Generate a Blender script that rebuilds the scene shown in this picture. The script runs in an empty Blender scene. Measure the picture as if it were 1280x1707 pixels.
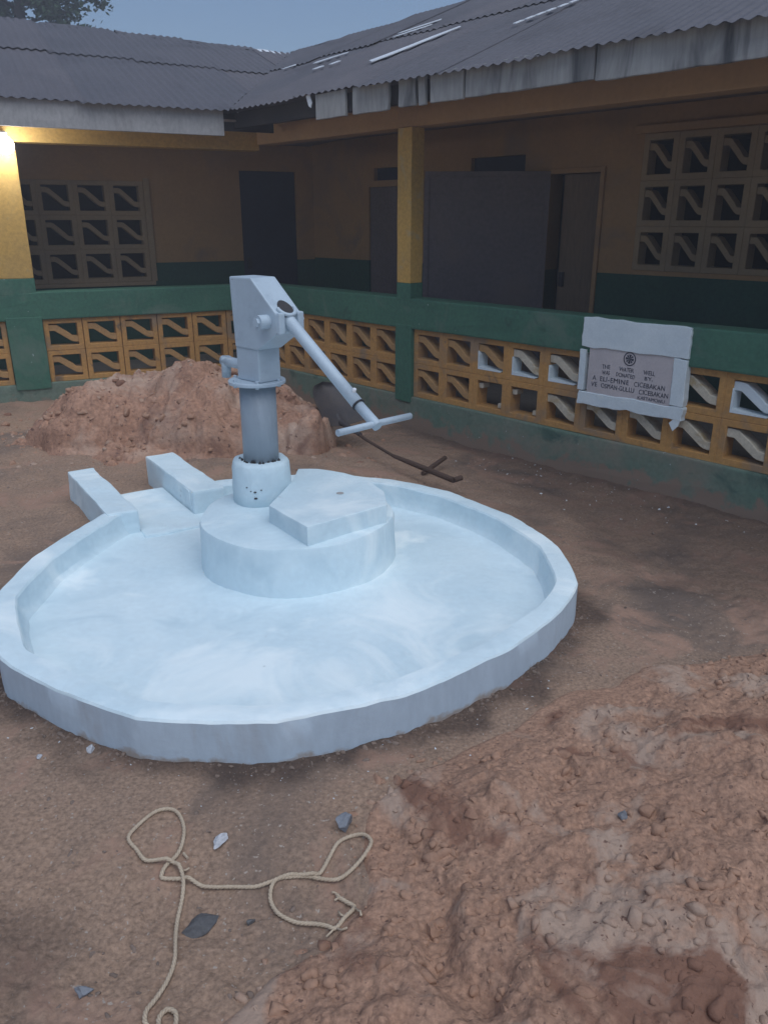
import bpy, bmesh, math, random
import numpy as np
from mathutils import Vector, Matrix, Quaternion, noise as mnoise

S = bpy.context.scene
COL = S.collection
random.seed(7)
RNG = np.random.default_rng(11)

# ------------------------------------------------------------------ camera
cam_d = bpy.data.cameras.new('camera')
cam = bpy.data.objects.new('camera', cam_d)
COL.objects.link(cam)
S.camera = cam
cam.location = (0, 0, 1.5)
cam.rotation_euler = (math.radians(90 - 20.27), 0, 0)
cam_d.sensor_fit = 'VERTICAL'
cam_d.sensor_height = 36
cam_d.lens = 1320 / 1707 * 36
cam_d.clip_start = 0.05
cam_d.clip_end = 2000

# ------------------------------------------------------------------ world, sun, exposure
SUN_EL, SUN_AZ = 64.0, 150.0         # blue overcast dusk: soft light from high up
w = bpy.data.worlds.new('World')
S.world = w
w.use_nodes = True
wn = w.node_tree
sky = wn.nodes.new('ShaderNodeTexSky')
sky.sky_type = 'NISHITA'
sky.sun_disc = False
sky.sun_elevation = math.radians(SUN_EL)
sky.sun_rotation = math.radians(SUN_AZ)
sky.air_density = 1.0
sky.dust_density = 0.4
sky.ozone_density = 4.0
bg = wn.nodes['Background']
bg.inputs['Strength'].default_value = 0.060
wn.links.new(sky.outputs['Color'], bg.inputs['Color'])

sun_d = bpy.data.lights.new('sun', 'SUN')
sun_d.energy = 1.4
sun_d.angle = math.radians(75)
sun_d.color = (0.93, 0.97, 1.0)
sun = bpy.data.objects.new('sun', sun_d)
COL.objects.link(sun)
_e, _a = math.radians(SUN_EL), math.radians(SUN_AZ)
sdir = Vector((math.sin(_a) * math.cos(_e), math.cos(_a) * math.cos(_e), math.sin(_e)))
sun.rotation_euler = sdir.to_track_quat('Z', 'Y').to_euler()
sun.location = sdir * 30

vs = S.view_settings
vs.view_transform = 'Standard'
vs.look = 'None'
vs.gamma = 1
vs.use_curve_mapping = False
vs.exposure = 0.8

# ------------------------------------------------------------------ materials
def srgb(r, g, b):
    f = lambda c: (c / 255 / 12.92) if c / 255 <= .04045 else ((c / 255 + .055) / 1.055) ** 2.4
    return (f(r), f(g), f(b), 1)

MATS = {}
def pm(name, c1, c2, scale=4., rough=.85, bump=.3, bscale=40., bdist=.004, stain=None, sscale=3., sthr=.55, swid=.12,
       stretch=(1, 1, 1), speck=None, kscale=60., kthr=.72, metallic=0., detail=6., spec=.3, fine_amp=.15, stain2=None, s2scale=2., s2thr=.58, s2wid=.1, grit=0., mud=None):
    m = bpy.data.materials.new(name)
    m.use_nodes = True
    nt = m.node_tree
    N, L = nt.nodes, nt.links
    b = N['Principled BSDF']
    b.inputs['Roughness'].default_value = rough
    b.inputs['Metallic'].default_value = metallic
    b.inputs['Specular IOR Level'].default_value = spec
    geo = N.new('ShaderNodeNewGeometry')
    mp = N.new('ShaderNodeMapping')
    mp.inputs['Scale'].default_value = stretch
    L.new(geo.outputs['Position'], mp.inputs['Vector'])
    def noi(sc, det=detail, src=mp.outputs['Vector'], dist=0.):
        n = N.new('ShaderNodeTexNoise')
        n.inputs['Scale'].default_value = sc
        n.inputs['Detail'].default_value = det
        n.inputs['Roughness'].default_value = .6
        n.inputs['Distortion'].default_value = dist
        L.new(src, n.inputs['Vector'])
        return n.outputs['Fac']
    def ramp(src, a, z):
        r = N.new('ShaderNodeMapRange')
        r.inputs['From Min'].default_value = a
        r.inputs['From Max'].default_value = z
        L.new(src, r.inputs['Value'])
        return r.outputs['Result']
    def mix(fac, A, B):
        x = N.new('ShaderNodeMix')
        x.data_type = 'RGBA'
        L.new(fac, x.inputs['Factor'])
        for s, v in ((x.inputs[6], A), (x.inputs[7], B)):
            if isinstance(v, tuple): s.default_value = v
            else: L.new(v, s)
        return x.outputs[2]
    col = mix(ramp(noi(scale, dist=.4), .32, .68), c1, c2)
    fine = noi(grit if grit else scale * 9 + 20, 4.)
    hs = N.new('ShaderNodeHueSaturation')
    mr = N.new('ShaderNodeMapRange')
    mr.inputs['From Min'].default_value = .3
    mr.inputs['From Max'].default_value = .7
    mr.inputs['To Min'].default_value = 1 - fine_amp
    mr.inputs['To Max'].default_value = 1 + fine_amp * .9
    L.new(fine, mr.inputs['Value'])
    L.new(mr.outputs['Result'], hs.inputs['Value'])
    L.new(col, hs.inputs['Color'])
    col = hs.outputs['Color']
    if stain:
        col = mix(ramp(noi(sscale, 5., dist=.6), sthr, sthr + swid), col, stain)
    if stain2:
        off_ = N.new('ShaderNodeVectorMath'); off_.operation = 'ADD'; off_.inputs[1].default_value = (7.3, 3.1, 5.7)
        L.new(geo.outputs['Position'], off_.inputs[0])
        col = mix(ramp(noi(s2scale, 6., off_.outputs[0], dist=.8), s2thr, s2thr + s2wid), col, stain2)
    if mud:
        sx = N.new('ShaderNodeSeparateXYZ'); L.new(geo.outputs['Position'], sx.inputs[0])
        zr = N.new('ShaderNodeMapRange')
        zr.inputs['From Min'].default_value = mud[1]; zr.inputs['From Max'].default_value = mud[2]
        zr.inputs['To Min'].default_value = .34; zr.inputs['To Max'].default_value = -.12
        L.new(sx.outputs['Z'], zr.inputs['Value'])
        ad = N.new('ShaderNodeMath'); ad.operation = 'ADD'
        L.new(zr.outputs['Result'], ad.inputs[0]); L.new(noi(9., 8., geo.outputs['Position']), ad.inputs[1])
        col = mix(ramp(ad.outputs[0], .60, .72), col, mud[0])
    if speck:
        col = mix(ramp(noi(kscale, 2., geo.outputs['Position']), kthr, kthr + .03), col, speck)
    L.new(col, b.inputs['Base Color'])
    if bump > 0:
        bp = N.new('ShaderNodeBump')
        bp.inputs['Strength'].default_value = bump
        bp.inputs['Distance'].default_value = bdist
        L.new(noi(bscale, 8., geo.outputs['Position']), bp.inputs['Height'])
        L.new(bp.outputs['Normal'], b.inputs['Normal'])
    MATS[name] = m
    return m

def c(r, g, b): return (r, g, b, 1)

pm('soil', c(.325, .213, .148), c(.268, .184, .134), 1.3, .95, .8, 40, .012, stain=c(.155, .115, .093), sscale=1.1, sthr=.50, swid=.16,
   stain2=c(.33, .205, .148), s2scale=2.9, s2thr=.53, s2wid=.10, speck=c(.38, .31, .26), kscale=70, kthr=.665, fine_amp=.34, grit=85)
pm('heap_soil', c(.385, .228, .155), c(.31, .182, .124), 3.0, .95, .8, 45, .012, stain=c(.39, .275, .21), sscale=2.6, sthr=.53, swid=.07,
   stain2=c(.215, .112, .076), s2scale=2.8, s2thr=.56, s2wid=.07, speck=c(.17, .10, .075), kscale=52, kthr=.665, fine_amp=.34, grit=80)
pm('red_soil', c(.39, .222, .150), c(.32, .178, .12), 3.2, .95, .8, 35, .012, stain=c(.45, .32, .245), sscale=1.9, sthr=.48, swid=.16,
   stain2=c(.21, .118, .088), s2scale=2.4, s2thr=.57, s2wid=.12, speck=c(.15, .085, .065), kscale=34, kthr=.665, fine_amp=.3, grit=45)
pm('white_paint', c(.69, .805, .845), c(.575, .71, .77), 1.9, .7, .3, 18, .006, stain=c(.50, .635, .70), sscale=2.2, sthr=.56, swid=.16, fine_amp=.04,
   stain2=c(.80, .885, .90), s2scale=2.0, s2thr=.50, s2wid=.14, speck=c(.40, .45, .48), kscale=14, kthr=.775)
pm('white_paint_dark_splashed', c(.50, .59, .67), c(.42, .50, .58), 2.4, .8, .3, 30, .005, stain=c(.40, .42, .45), sscale=3.2, sthr=.58, swid=.15,
   stretch=(1, 1, .35), fine_amp=.05, mud=(c(.36, .32, .29), -.03, .055))
pm('pump_paint', c(.47, .56, .63), c(.40, .48, .55), 5, .42, .08, 60, .002, stain=c(.33, .40, .47), sscale=5, sthr=.58, swid=.12, spec=.45, fine_amp=.04, speck=c(.17, .14, .12), kscale=40, kthr=.77)
pm('pipe_paint', c(.33, .38, .43), c(.28, .33, .38), 5, .42, .05, 60, .002, stain=c(.22, .26, .30), sscale=4, sthr=.58, swid=.15, stretch=(1, 1, .3), spec=.45, fine_amp=.03)
pm('dark_metal', c(.03, .03, .035), c(.05, .045, .045), 10, .6, .3, 60, .002)
pm('green_paint', c(.062, .165, .110), c(.048, .130, .092), 2.2, .7, .35, 30, .005, stain=c(.115, .175, .135), sscale=2.4, sthr=.54, swid=.15,
   stain2=c(.035, .075, .06), s2scale=3.5, s2thr=.60, s2wid=.1, speck=c(.5, .55, .55), kscale=24, kthr=.755)
pm('green_plinth', c(.12, .195, .15), c(.19, .215, .17), 2.0, .85, .35, 30, .005, stain=c(.26, .21, .165), sscale=1.6, sthr=.50, swid=.18,
   stain2=c(.06, .11, .09), s2scale=3.0, s2thr=.58, s2wid=.1, speck=c(.5, .55, .55), kscale=30, kthr=.74, mud=(c(.26, .19, .145), -.12, .10))
pm('dado_paint', c(.032, .10, .072), c(.026, .078, .058), 1.5, .7, .2, 30, .003)
pm('yellow_paint', c(.52, .275, .088), c(.42, .225, .08), 2.6, .75, .3, 34, .004, stain=c(.30, .20, .12), sscale=2.6, sthr=.53, swid=.12, stain2=c(.19, .13, .085), s2scale=4.5, s2thr=.60, s2wid=.08, speck=c(.55, .5, .42), kscale=30, kthr=.77)
pm('yellow_pillar', c(.56, .34, .09), c(.47, .30, .10), 2.6, .7, .25, 34, .004, stain=c(.42, .34, .2), sscale=3, sthr=.6, swid=.12)
pm('ochre_wall', c(.44, .265, .125), c(.37, .225, .115), 1.4, .8, .25, 30, .004, stain=c(.28, .20, .14), sscale=1.2, sthr=.54, swid=.18, fine_amp=.06)
pm('window_grey_brown', c(.38, .275, .165), c(.31, .23, .15), 2.6, .8, .25, 34, .004, fine_amp=.06)
pm('fin_pale', c(.60, .54, .43), c(.50, .44, .34), 5, .8, .3, 40, .004, stain=c(.42, .31, .17), sscale=5, sthr=.55, swid=.1)
pm('fin_yellow', c(.47, .27, .11), c(.38, .225, .10), 4, .8, .3, 40, .004)
pm('splash_white', c(.70, .77, .80), c(.60, .68, .72), 6, .8, .25, 40, .004, fine_amp=.05)
pm('roof_metal', c(.105, .098, .108), c(.085, .082, .092), 1.2, .6, .3, 50, .003, stain=c(.065, .06, .066), sscale=1.3, sthr=.54, swid=.16, spec=.45)
pm('roof_metal_worn', c(.115, .104, .112), c(.094, .088, .097), 1.7, .6, .3, 50, .003, stain=c(.13, .118, .124), sscale=2.0, sthr=.56, swid=.16, spec=.45)
pm('pale_sheet', c(.78, .80, .82), c(.66, .69, .72), 4, .4, .2, 40, .003, spec=.5)
pm('fascia_board', c(.40, .385, .375), c(.33, .32, .315), 2.2, .8, .3, 30, .004, stain=c(.19, .175, .165), sscale=1.6, sthr=.60, swid=.12, stretch=(1, 1, .5))
pm('fascia_stained', c(.37, .365, .35), c(.30, .295, .285), 2.6, .85, .3, 30, .004, stain=c(.09, .092, .095), sscale=3.6, sthr=.58, swid=.12, stretch=(1, 1, .16))
pm('timber_dark', c(.05, .04, .035), c(.035, .03, .028), 5, .85, .3, 40, .003)
pm('ceiling_board', c(.26, .20, .155), c(.21, .165, .135), 2, .85, .2, 30, .003)
pm('door_steel', c(.19, .155, .155), c(.165, .138, .142), 1.6, .6, .12, 20, .003, stain=c(.215, .165, .148), sscale=1.4, sthr=.56, swid=.2)
pm('door_brown', c(.20, .14, .095), c(.155, .11, .08), 3, .7, .2, 30, .003, stretch=(1, 1, .2))
pm('door_blue', c(.04, .045, .07), c(.032, .036, .055), 2, .6, .1, 20, .003)
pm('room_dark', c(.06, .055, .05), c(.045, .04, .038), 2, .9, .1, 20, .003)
pm('veranda_cement', c(.33, .30, .27), c(.27, .245, .225), 2, .9, .2, 20, .003)
pm('stone_plaque', c(.56, .51, .51), c(.49, .45, .46), 5, .6, .15, 60, .002, fine_amp=.05)
pm('ink', c(.035, .04, .06), c(.05, .055, .08), 30, .7, 0)
pm('rope_fibre', c(.52, .42, .31), c(.42, .33, .24), 30, .9, .3, 300, .001)
pm('grey_stone', c(.26, .27, .30), c(.18, .19, .21), 12, .7, .4, 60, .004)
pm('slate', c(.12, .115, .115), c(.085, .085, .09), 9, .7, .4, 60, .004)
pm('white_stone', c(.58, .58, .60), c(.42, .43, .46), 14, .8, .4, 60, .004)
pm('fleck', c(.62, .65, .68), c(.5, .53, .56), 20, .8, 0)
pm('clod_soil', c(.385, .228, .155), c(.31, .182, .124), 4, .95, .6, 70, .008, stain=c(.39, .275, .21), sscale=2.6, sthr=.53, swid=.07, stain2=c(.215, .112, .076), s2scale=2.8, s2thr=.56, s2wid=.07)
pm('clod_grey', c(.24, .175, .14), c(.15, .115, .095), 5, .95, .5, 80, .005)
pm('wood_handle', c(.10, .06, .045), c(.07, .045, .035), 8, .8, .3, 60, .002)
pm('shovel_steel', c(.06, .055, .06), c(.09, .075, .07), 9, .55, .2, 60, .002)
pm('bark', c(.07, .055, .045), c(.045, .038, .032), 6, .9, .4, 40, .01)
pm('leaf', c(.045, .085, .035), c(.03, .06, .03), 3, .7, 0)

def emit(name, col, s):
    m = bpy.data.materials.new(name)
    m.use_nodes = True
    nt = m.node_tree
    nt.nodes.clear()
    e = nt.nodes.new('ShaderNodeEmission')
    e.inputs['Color'].default_value = col
    e.inputs['Strength'].default_value = s
    o = nt.nodes.new('ShaderNodeOutputMaterial')
    nt.links.new(e.outputs[0], o.inputs[0])
    MATS[name] = m
emit('lit_bulb', (0.95, 0.97, 1, 1), 30)

# ------------------------------------------------------------------ helpers
def fbm(x, y, seed=0, octaves=5, gain=.5):
    x = np.asarray(x, float); y = np.asarray(y, float)
    out = np.zeros(np.broadcast(x, y).shape)
    amp, tot = 1., 0.
    for o in range(octaves):
        xi = np.floor(x).astype(np.int64); yi = np.floor(y).astype(np.int64)
        fx = x - xi; fy = y - yi
        fx = fx * fx * fx * (fx * (fx * 6 - 15) + 10); fy = fy * fy * fy * (fy * (fy * 6 - 15) + 10)
        def h(a, b):
            n = (a * 374761393 + b * 668265263 + (seed + o * 17) * 1442695041) & 0x7fffffff
            n = ((n ^ (n >> 13)) * 1274126177) & 0x7fffffff
            n = n ^ (n >> 16)
            return (n & 0xffff) / 65535.
        v = (h(xi, yi) * (1 - fx) + h(xi + 1, yi) * fx) * (1 - fy) + (h(xi, yi + 1) * (1 - fx) + h(xi + 1, yi + 1) * fx) * fy
        out = out + amp * (v - .5) * 2
        tot += amp
        amp *= gain
        x = x * 2.03 + 13.7; y = y * 2.03 + 7.1
    return out / tot

def sstep(a, b, x):
    t = np.clip((x - a) / (b - a), 0, 1)
    return t * t * (3 - 2 * t)

def tag(o, label=None, cat=None, group=None, kind=None):
    if label: o['label'] = label
    if cat: o['category'] = cat
    if group: o['group'] = group
    if kind: o['kind'] = kind
    return o

def empty(name, loc=(0, 0, 0), rz=0.):
    o = bpy.data.objects.new(name, None)
    o.location = loc
    o.rotation_euler = (0, 0, rz)
    o.empty_display_size = .1
    COL.objects.link(o)
    return o

def link(name, me, mat, parent=None, loc=None, rot=None, smooth=False):
    o = bpy.data.objects.new(name, me)
    if mat is not None and not me.materials:
        me.materials.append(MATS[mat])
    if loc is not None: o.location = loc
    if rot is not None: o.rotation_euler = rot
    if parent is not None: o.parent = parent
    COL.objects.link(o)
    if smooth:
        me.polygons.foreach_set('use_smooth', [True] * len(me.polygons))
    return o

class MB:
    def __init__(self): self.v = []; self.f = []
    def poly_prism(self, pts, axis, a, b):
        """extrude 2-D polygon pts along axis from a to b. axis 'x': pts=(y,z); 'y': pts=(x,z); 'z': pts=(x,y)"""
        n = len(pts); k = len(self.v)
        for t in (a, b):
            for p, q in pts:
                self.v.append({'x': (t, p, q), 'y': (p, t, q), 'z': (p, q, t)}[axis])
        self.f.append(tuple(k + i for i in range(n)))
        self.f.append(tuple(k + n + i for i in range(n))[::-1])
        for i in range(n):
            j = (i + 1) % n
            self.f.append((k + i, k + n + i, k + n + j, k + j))
        return self
    def box(self, x0, x1, y0, y1, z0, z1):
        return self.poly_prism([(x0, y0), (x1, y0), (x1, y1), (x0, y1)], 'z', z0, z1)
    def tube(self, path, rad, n=12, caps=True):
        path = [Vector(p) for p in path]
        if not hasattr(rad, '__len__'): rad = [rad] * len(path)
        k0 = len(self.v)
        t0 = (path[1] - path[0]).normalized()
        up = Vector((0, 0, 1)) if abs(t0.z) < .9 else Vector((1, 0, 0))
        nrm = t0.cross(up).normalized()
        for i, p in enumerate(path):
            if i == 0: t = path[1] - path[0]
            elif i == len(path) - 1: t = path[-1] - path[-2]
            else: t = path[i + 1] - path[i - 1]
            t = t.normalized() if t.length > 1e-9 else t0
            nrm = (nrm - t * nrm.dot(t))
            nrm = nrm.normalized() if nrm.length > 1e-6 else t.orthogonal().normalized()
            bn = t.cross(nrm)
            for j in range(n):
                a = 2 * math.pi * j / n
                self.v.append(tuple(p + (nrm * math.cos(a) + bn * math.sin(a)) * rad[i]))
        for i in range(len(path) - 1):
            for j in range(n):
                a, b2 = k0 + i * n + j, k0 + i * n + (j + 1) % n
                self.f.append((a, b2, b2 + n, a + n))
        if caps:
            self.f.append(tuple(k0 + j for j in range(n))[::-1])
            e = k0 + (len(path) - 1) * n
            self.f.append(tuple(e + j for j in range(n)))
        return self
    def lathe(self, prof, n=40, cx=0, cy=0, jit=None):
        k0 = len(self.v)
        for (r, z) in prof:
            for j in range(n):
                a = 2 * math.pi * j / n
                rr = r if jit is None else r + jit(a, z)
                self.v.append((cx + rr * math.cos(a), cy + rr * math.sin(a), z))
        for i in range(len(prof) - 1):
            for j in range(n):
                a, b2 = k0 + i * n + j, k0 + i * n + (j + 1) % n
                self.f.append((a, b2, b2 + n, a + n))
        self.f.append(tuple(k0 + j for j in range(n))[::-1])
        e = k0 + (len(prof) - 1) * n
        self.f.append(tuple(e + j for j in range(n)))
        return self
    def mesh(self, name, bevel=0., seg=2, rough=0., cuts=0):
        me = bpy.data.meshes.new(name)
        bm = bmesh.new()
        vs_ = [bm.verts.new(p) for p in self.v]
        for f in self.f:
            try: bm.faces.new([vs_[i] for i in f])
            except ValueError: pass
        bmesh.ops.recalc_face_normals(bm, faces=bm.faces)
        if bevel > 0:
            es = [e for e in bm.edges if len(e.link_faces) == 2 and e.calc_face_angle(0) > .5]
            bmesh.ops.bevel(bm, geom=es, offset=bevel, segments=seg, profile=.6, affect='EDGES', clamp_overlap=True)
        if cuts:
            for _ in range(cuts):
                le = [e for e in bm.edges if e.calc_length() > .09]
                bmesh.ops.subdivide_edges(bm, edges=le, cuts=1, use_grid_fill=True)
        if rough > 0:
            for v in bm.verts:
                q = v.co * 7
                v.co += Vector(mnoise.noise_vector(q)) * rough + Vector(mnoise.noise_vector(q * 3.1)) * rough * .5
        bm.to_mesh(me)
        bm.free()
        return me
    def build(self, name, mat, parent=None, bevel=0., seg=2, rough=0., cuts=0, smooth=False, sharp=0., **k):
        o = link(name, self.mesh(name, bevel, seg, rough, cuts), mat, parent, smooth=smooth, **k)
        if sharp: o.data.set_sharp_from_angle(angle=sharp)
        return o

def grid_mesh(name, X, Y, Z):
    r, q = X.shape
    me = bpy.data.meshes.new(name)
    co = np.stack([X, Y, Z], -1).reshape(-1, 3).astype(np.float32)
    idx = np.arange(r * q).reshape(r, q)
    f = np.stack([idx[:-1, :-1], idx[:-1, 1:], idx[1:, 1:], idx[1:, :-1]], -1).reshape(-1, 4)
    me.vertices.add(len(co)); me.vertices.foreach_set('co', co.ravel())
    me.loops.add(f.size); me.loops.foreach_set('vertex_index', f.ravel().astype(np.int32))
    me.polygons.add(len(f))
    me.polygons.foreach_set('loop_start', np.arange(0, f.size, 4, dtype=np.int32))
    me.polygons.foreach_set('use_smooth', np.ones(len(f), dtype=bool))
    me.update(calc_edges=True)
    return me

# ------------------------------------------------------------------ plan of the place
TH = math.radians(42.3)
CORNER = (-1.147, 7.887)
A_R = math.atan2(-math.cos(TH), math.sin(TH))       # right wing: local x runs along the wall, y goes indoors
A_L = math.atan2(.452, .892)
def to_world(a, x, y, z=0.):
    return (CORNER[0] + x * math.cos(a) - y * math.sin(a), CORNER[1] + x * math.sin(a) + y * math.cos(a), z)
def depth_in(a, x, y):
    dx, dy = x - CORNER[0], y - CORNER[1]
    return -dx * math.sin(a) + dy * math.cos(a)
BC = (-.391, 3.092)                                  # basin centre
R_TAB = [(-180, 1.105), (-173.7, 1.119), (-165.8, 1.149), (-137, 1.192), (-126.7, 1.173), (-114.4, 1.177), (-105.6, 1.192), (-99.3, 1.192), (-91, 1.18), (-82.6, 1.157), (-69.7, 1.126),
         (-61, 1.114), (-50.4, 1.103), (-37.1, 1.114), (-25.6, 1.142), (-15.6, 1.184), (-4.5, 1.178), (6.5, 1.166), (19.9, 1.138), (34.4, 1.129), (49.6, 1.142), (63.4, 1.167), (77.3, 1.17),
         (87.5, 1.187), (96.5, 1.193), (120, 1.185), (141.5, 1.167), (157, 1.095), (171.2, 1.09), (180, 1.105)]
RA = np.radians([a for a, _ in R_TAB]); RR = np.array([r for _, r in R_TAB])
# the rim was cast in short straight boards: corners joined by chords
CA = np.radians([-180, -160, -137, -121, -105.6, -86, -66, -43, -25.6, -12, 6.5, 27, 49.6, 70, 87.5, 104, 122, 141.5, 159, 180])
CR = np.interp(CA, RA, RR) + .007
def rim_r(a):
    a = (np.asarray(a, float) + np.pi) % (2 * np.pi) - np.pi
    k = np.clip(np.searchsorted(CA, a, side='right') - 1, 0, len(CA) - 2)
    a0, a1, r0, r1 = CA[k], CA[k + 1], CR[k], CR[k + 1]
    ch = r0 * r1 * np.sin(a1 - a0) / (r0 * np.sin(a - a0) + r1 * np.sin(a1 - a))
    return .6 * ch + .4 * np.interp(a, RA, RR)                # boards bow a little

# ------------------------------------------------------------------ ground
def ground_h(x, y):
    z = .022 * fbm(x * .9, y * .9, 1, 3) + .016 * fbm(x * 3.1, y * 3.1, 2, 4) + .013 * fbm(x * 9, y * 9, 3, 5, .62) - .010 * np.clip(np.abs(fbm(x * 5, y * 5, 4, 3)) * 3, 0, 1) * .6 + .004 * fbm(x * 45, y * 45, 9, 3, .6)
    dw = -depth_in(A_R, x, y)
    z = z - .11 * sstep(1.7, .25, dw) * sstep(-3, .5, x + 2)
    z = z - .02 * sstep(.5, .05, dw)
    # trodden hollow in the foreground where the rope lies
    z = z - .035 * np.exp(-(((x + .35) / .45) ** 2 + ((y - 1.38) / .22) ** 2))
    d = np.hypot(x - BC[0], y - BC[1])
    gap = d - rim_r(np.arctan2(y - BC[1], x - BC[0]))
    near = sstep(.55, .1, np.abs(gap))
    z = (z + .006) * (1 - .85 * near) + .004 * fbm(x * 9, y * 9, 12, 4, .6) * near
    z = z + sstep(.05, .0, gap) * .004 * (1 + 2.5 * fbm(x * 16, y * 16, 14, 3))
    z = np.where(gap < -.04, np.minimum(z, -.03), z)
    return z
_gx = np.arange(-5, 5.001, .012); _gy = np.arange(.4, 9.6, .012)
_GZ = ground_h(*np.meshgrid(_gx, _gy))
def gz(x, y):
    i = min(max(int(round((y - .4) / .012)), 0), len(_gy) - 1); j = min(max(int(round((x + 5) / .012)), 0), len(_gx) - 1)
    return float(_GZ[i, j])

ys = [.55]
while ys[-1] < 9.5: ys.append(ys[-1] * 1.0042 + .0006)
ys = [-60, -30, -12, -4, -1, 0, .3] + ys + [10, 11, 13, 16, 20, 28, 40, 60, 100, 150]
us = list(np.linspace(-1, 1, 560))
us = [-20, -10, -6, -3, -1.8, -1.3, -1.1] + us + [1.1, 1.3, 1.8, 3, 6, 10, 20]
U, Yg = np.meshgrid(us, ys)
Xg = U * (np.clip(Yg, .6, 9.) * .58 + .35)
Zg = ground_h(Xg, Yg)
far = sstep(12, 30, np.hypot(Xg, Yg))
Zg = Zg * (1 - far) - .05 * far
gme = grid_mesh('ground', Xg, Yg, Zg)
# ragged ring painting contact shade round the apron; darker patches right and in front
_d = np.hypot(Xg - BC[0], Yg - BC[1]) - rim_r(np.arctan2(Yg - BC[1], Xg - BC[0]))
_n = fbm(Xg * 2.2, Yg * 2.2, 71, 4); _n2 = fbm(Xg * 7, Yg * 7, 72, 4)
soil_dark = .92 * sstep(.15, .01, _d + .09 * _n2 + .05 * _n)
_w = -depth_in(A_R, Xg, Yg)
soil_dark = np.maximum(soil_dark, .62 * sstep(-.25, .35, .85 - np.abs(_w - .55) + .55 * _n + .2 * _n2) * sstep(.2, 1.2, Xg))
soil_dark = np.maximum(soil_dark, .85 * sstep(.30, .02, _w + .12 * _n2) * sstep(-.2, .6, Xg))
soil_dark = np.maximum(soil_dark, .5 * sstep(.0, .5, _n + .3 - ((Xg + .75) / .5) ** 2 - ((Yg - 1.25) / .3) ** 2))
at = gme.attributes.new('soil_dark', 'FLOAT', 'POINT')
at.data.foreach_set('value', np.clip(soil_dark, 0, 1).astype(np.float32).ravel())
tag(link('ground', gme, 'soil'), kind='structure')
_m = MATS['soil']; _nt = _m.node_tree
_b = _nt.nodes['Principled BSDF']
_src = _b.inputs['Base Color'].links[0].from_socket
_a = _nt.nodes.new('ShaderNodeAttribute'); _a.attribute_name = 'soil_dark'
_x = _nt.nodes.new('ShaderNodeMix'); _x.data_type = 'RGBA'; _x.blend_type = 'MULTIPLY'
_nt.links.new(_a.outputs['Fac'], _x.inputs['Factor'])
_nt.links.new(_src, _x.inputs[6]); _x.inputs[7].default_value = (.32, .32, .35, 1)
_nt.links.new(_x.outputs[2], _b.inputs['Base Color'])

# ------------------------------------------------------------------ soil heaps
def bumps(X, Y, Z, n, rmin, rmax, seed, mask=None, k=.7):
    rg = np.random.default_rng(seed)
    x0, x1, y0, y1 = X.min(), X.max(), Y.min(), Y.max()
    dx = (x1 - x0) / (X.shape[1] - 1); dy = (y1 - y0) / (X.shape[0] - 1)
    add = np.zeros_like(Z)
    for _ in range(n):
        cx, cy = rg.uniform(x0, x1), rg.uniform(y0, y1)
        if mask is not None and rg.random() > mask(cx, cy): continue
        r = rmin + (rmax - rmin) * rg.random() ** 3
        e = rg.uniform(.7, 1.4); th = rg.uniform(0, 3.14)
        i0, i1 = int((cy - y0 - r * 1.5) / dy), int((cy - y0 + r * 1.5) / dy) + 2
        j0, j1 = int((cx - x0 - r * 1.5) / dx), int((cx - x0 + r * 1.5) / dx) + 2
        i0, j0 = max(i0, 0), max(j0, 0)
        if i1 <= i0 or j1 <= j0: continue
        a = X[i0:i1, j0:j1] - cx; b = Y[i0:i1, j0:j1] - cy
        p = a * math.cos(th) + b * math.sin(th); q = (-a * math.sin(th) + b * math.cos(th)) * e
        q = q + .18 * r * np.sin(p / r * 2.3 + cx * 50)
        p = p + .12 * r * np.sin(q / r * 3.7 + cy * 70)
        e_ = np.maximum.reduce([np.abs(p), np.abs(q), np.abs(p * .62 + q * .78) * 1.06, np.abs(p * .78 - q * .62) * 1.1]) / r
        tl = rg.uniform(-.5, .5)
        hh = r * k * .62 * sstep(1.0, .55, e_) * (1 + tl * p / r + rg.uniform(-.35, .35) * q / r)
        add[i0:i1, j0:j1] = np.maximum(add[i0:i1, j0:j1], hh)
    return Z + add

def pl_dist(px, py, poly):
    """signed distance to a closed polygon, positive inside"""
    d = np.full(px.shape, 1e9); ins = np.zeros(px.shape, bool)
    n = len(poly)
    for i in range(n):
        (ax, ay), (bx, by) = poly[i], poly[(i + 1) % n]
        ex, ey = bx - ax, by - ay
        t = np.clip(((px - ax) * ex + (py - ay) * ey) / (ex * ex + ey * ey + 1e-12), 0, 1)
        d = np.minimum(d, np.hypot(px - ax - t * ex, py - ay - t * ey))
        cnd = ((ay > py) != (by > py)) & (px < (bx - ax) * (py - ay) / ((by - ay) if abs(by - ay) > 1e-9 else 1e-9) + ax)
        ins ^= cnd
    return np.where(ins, d, -d)

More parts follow.
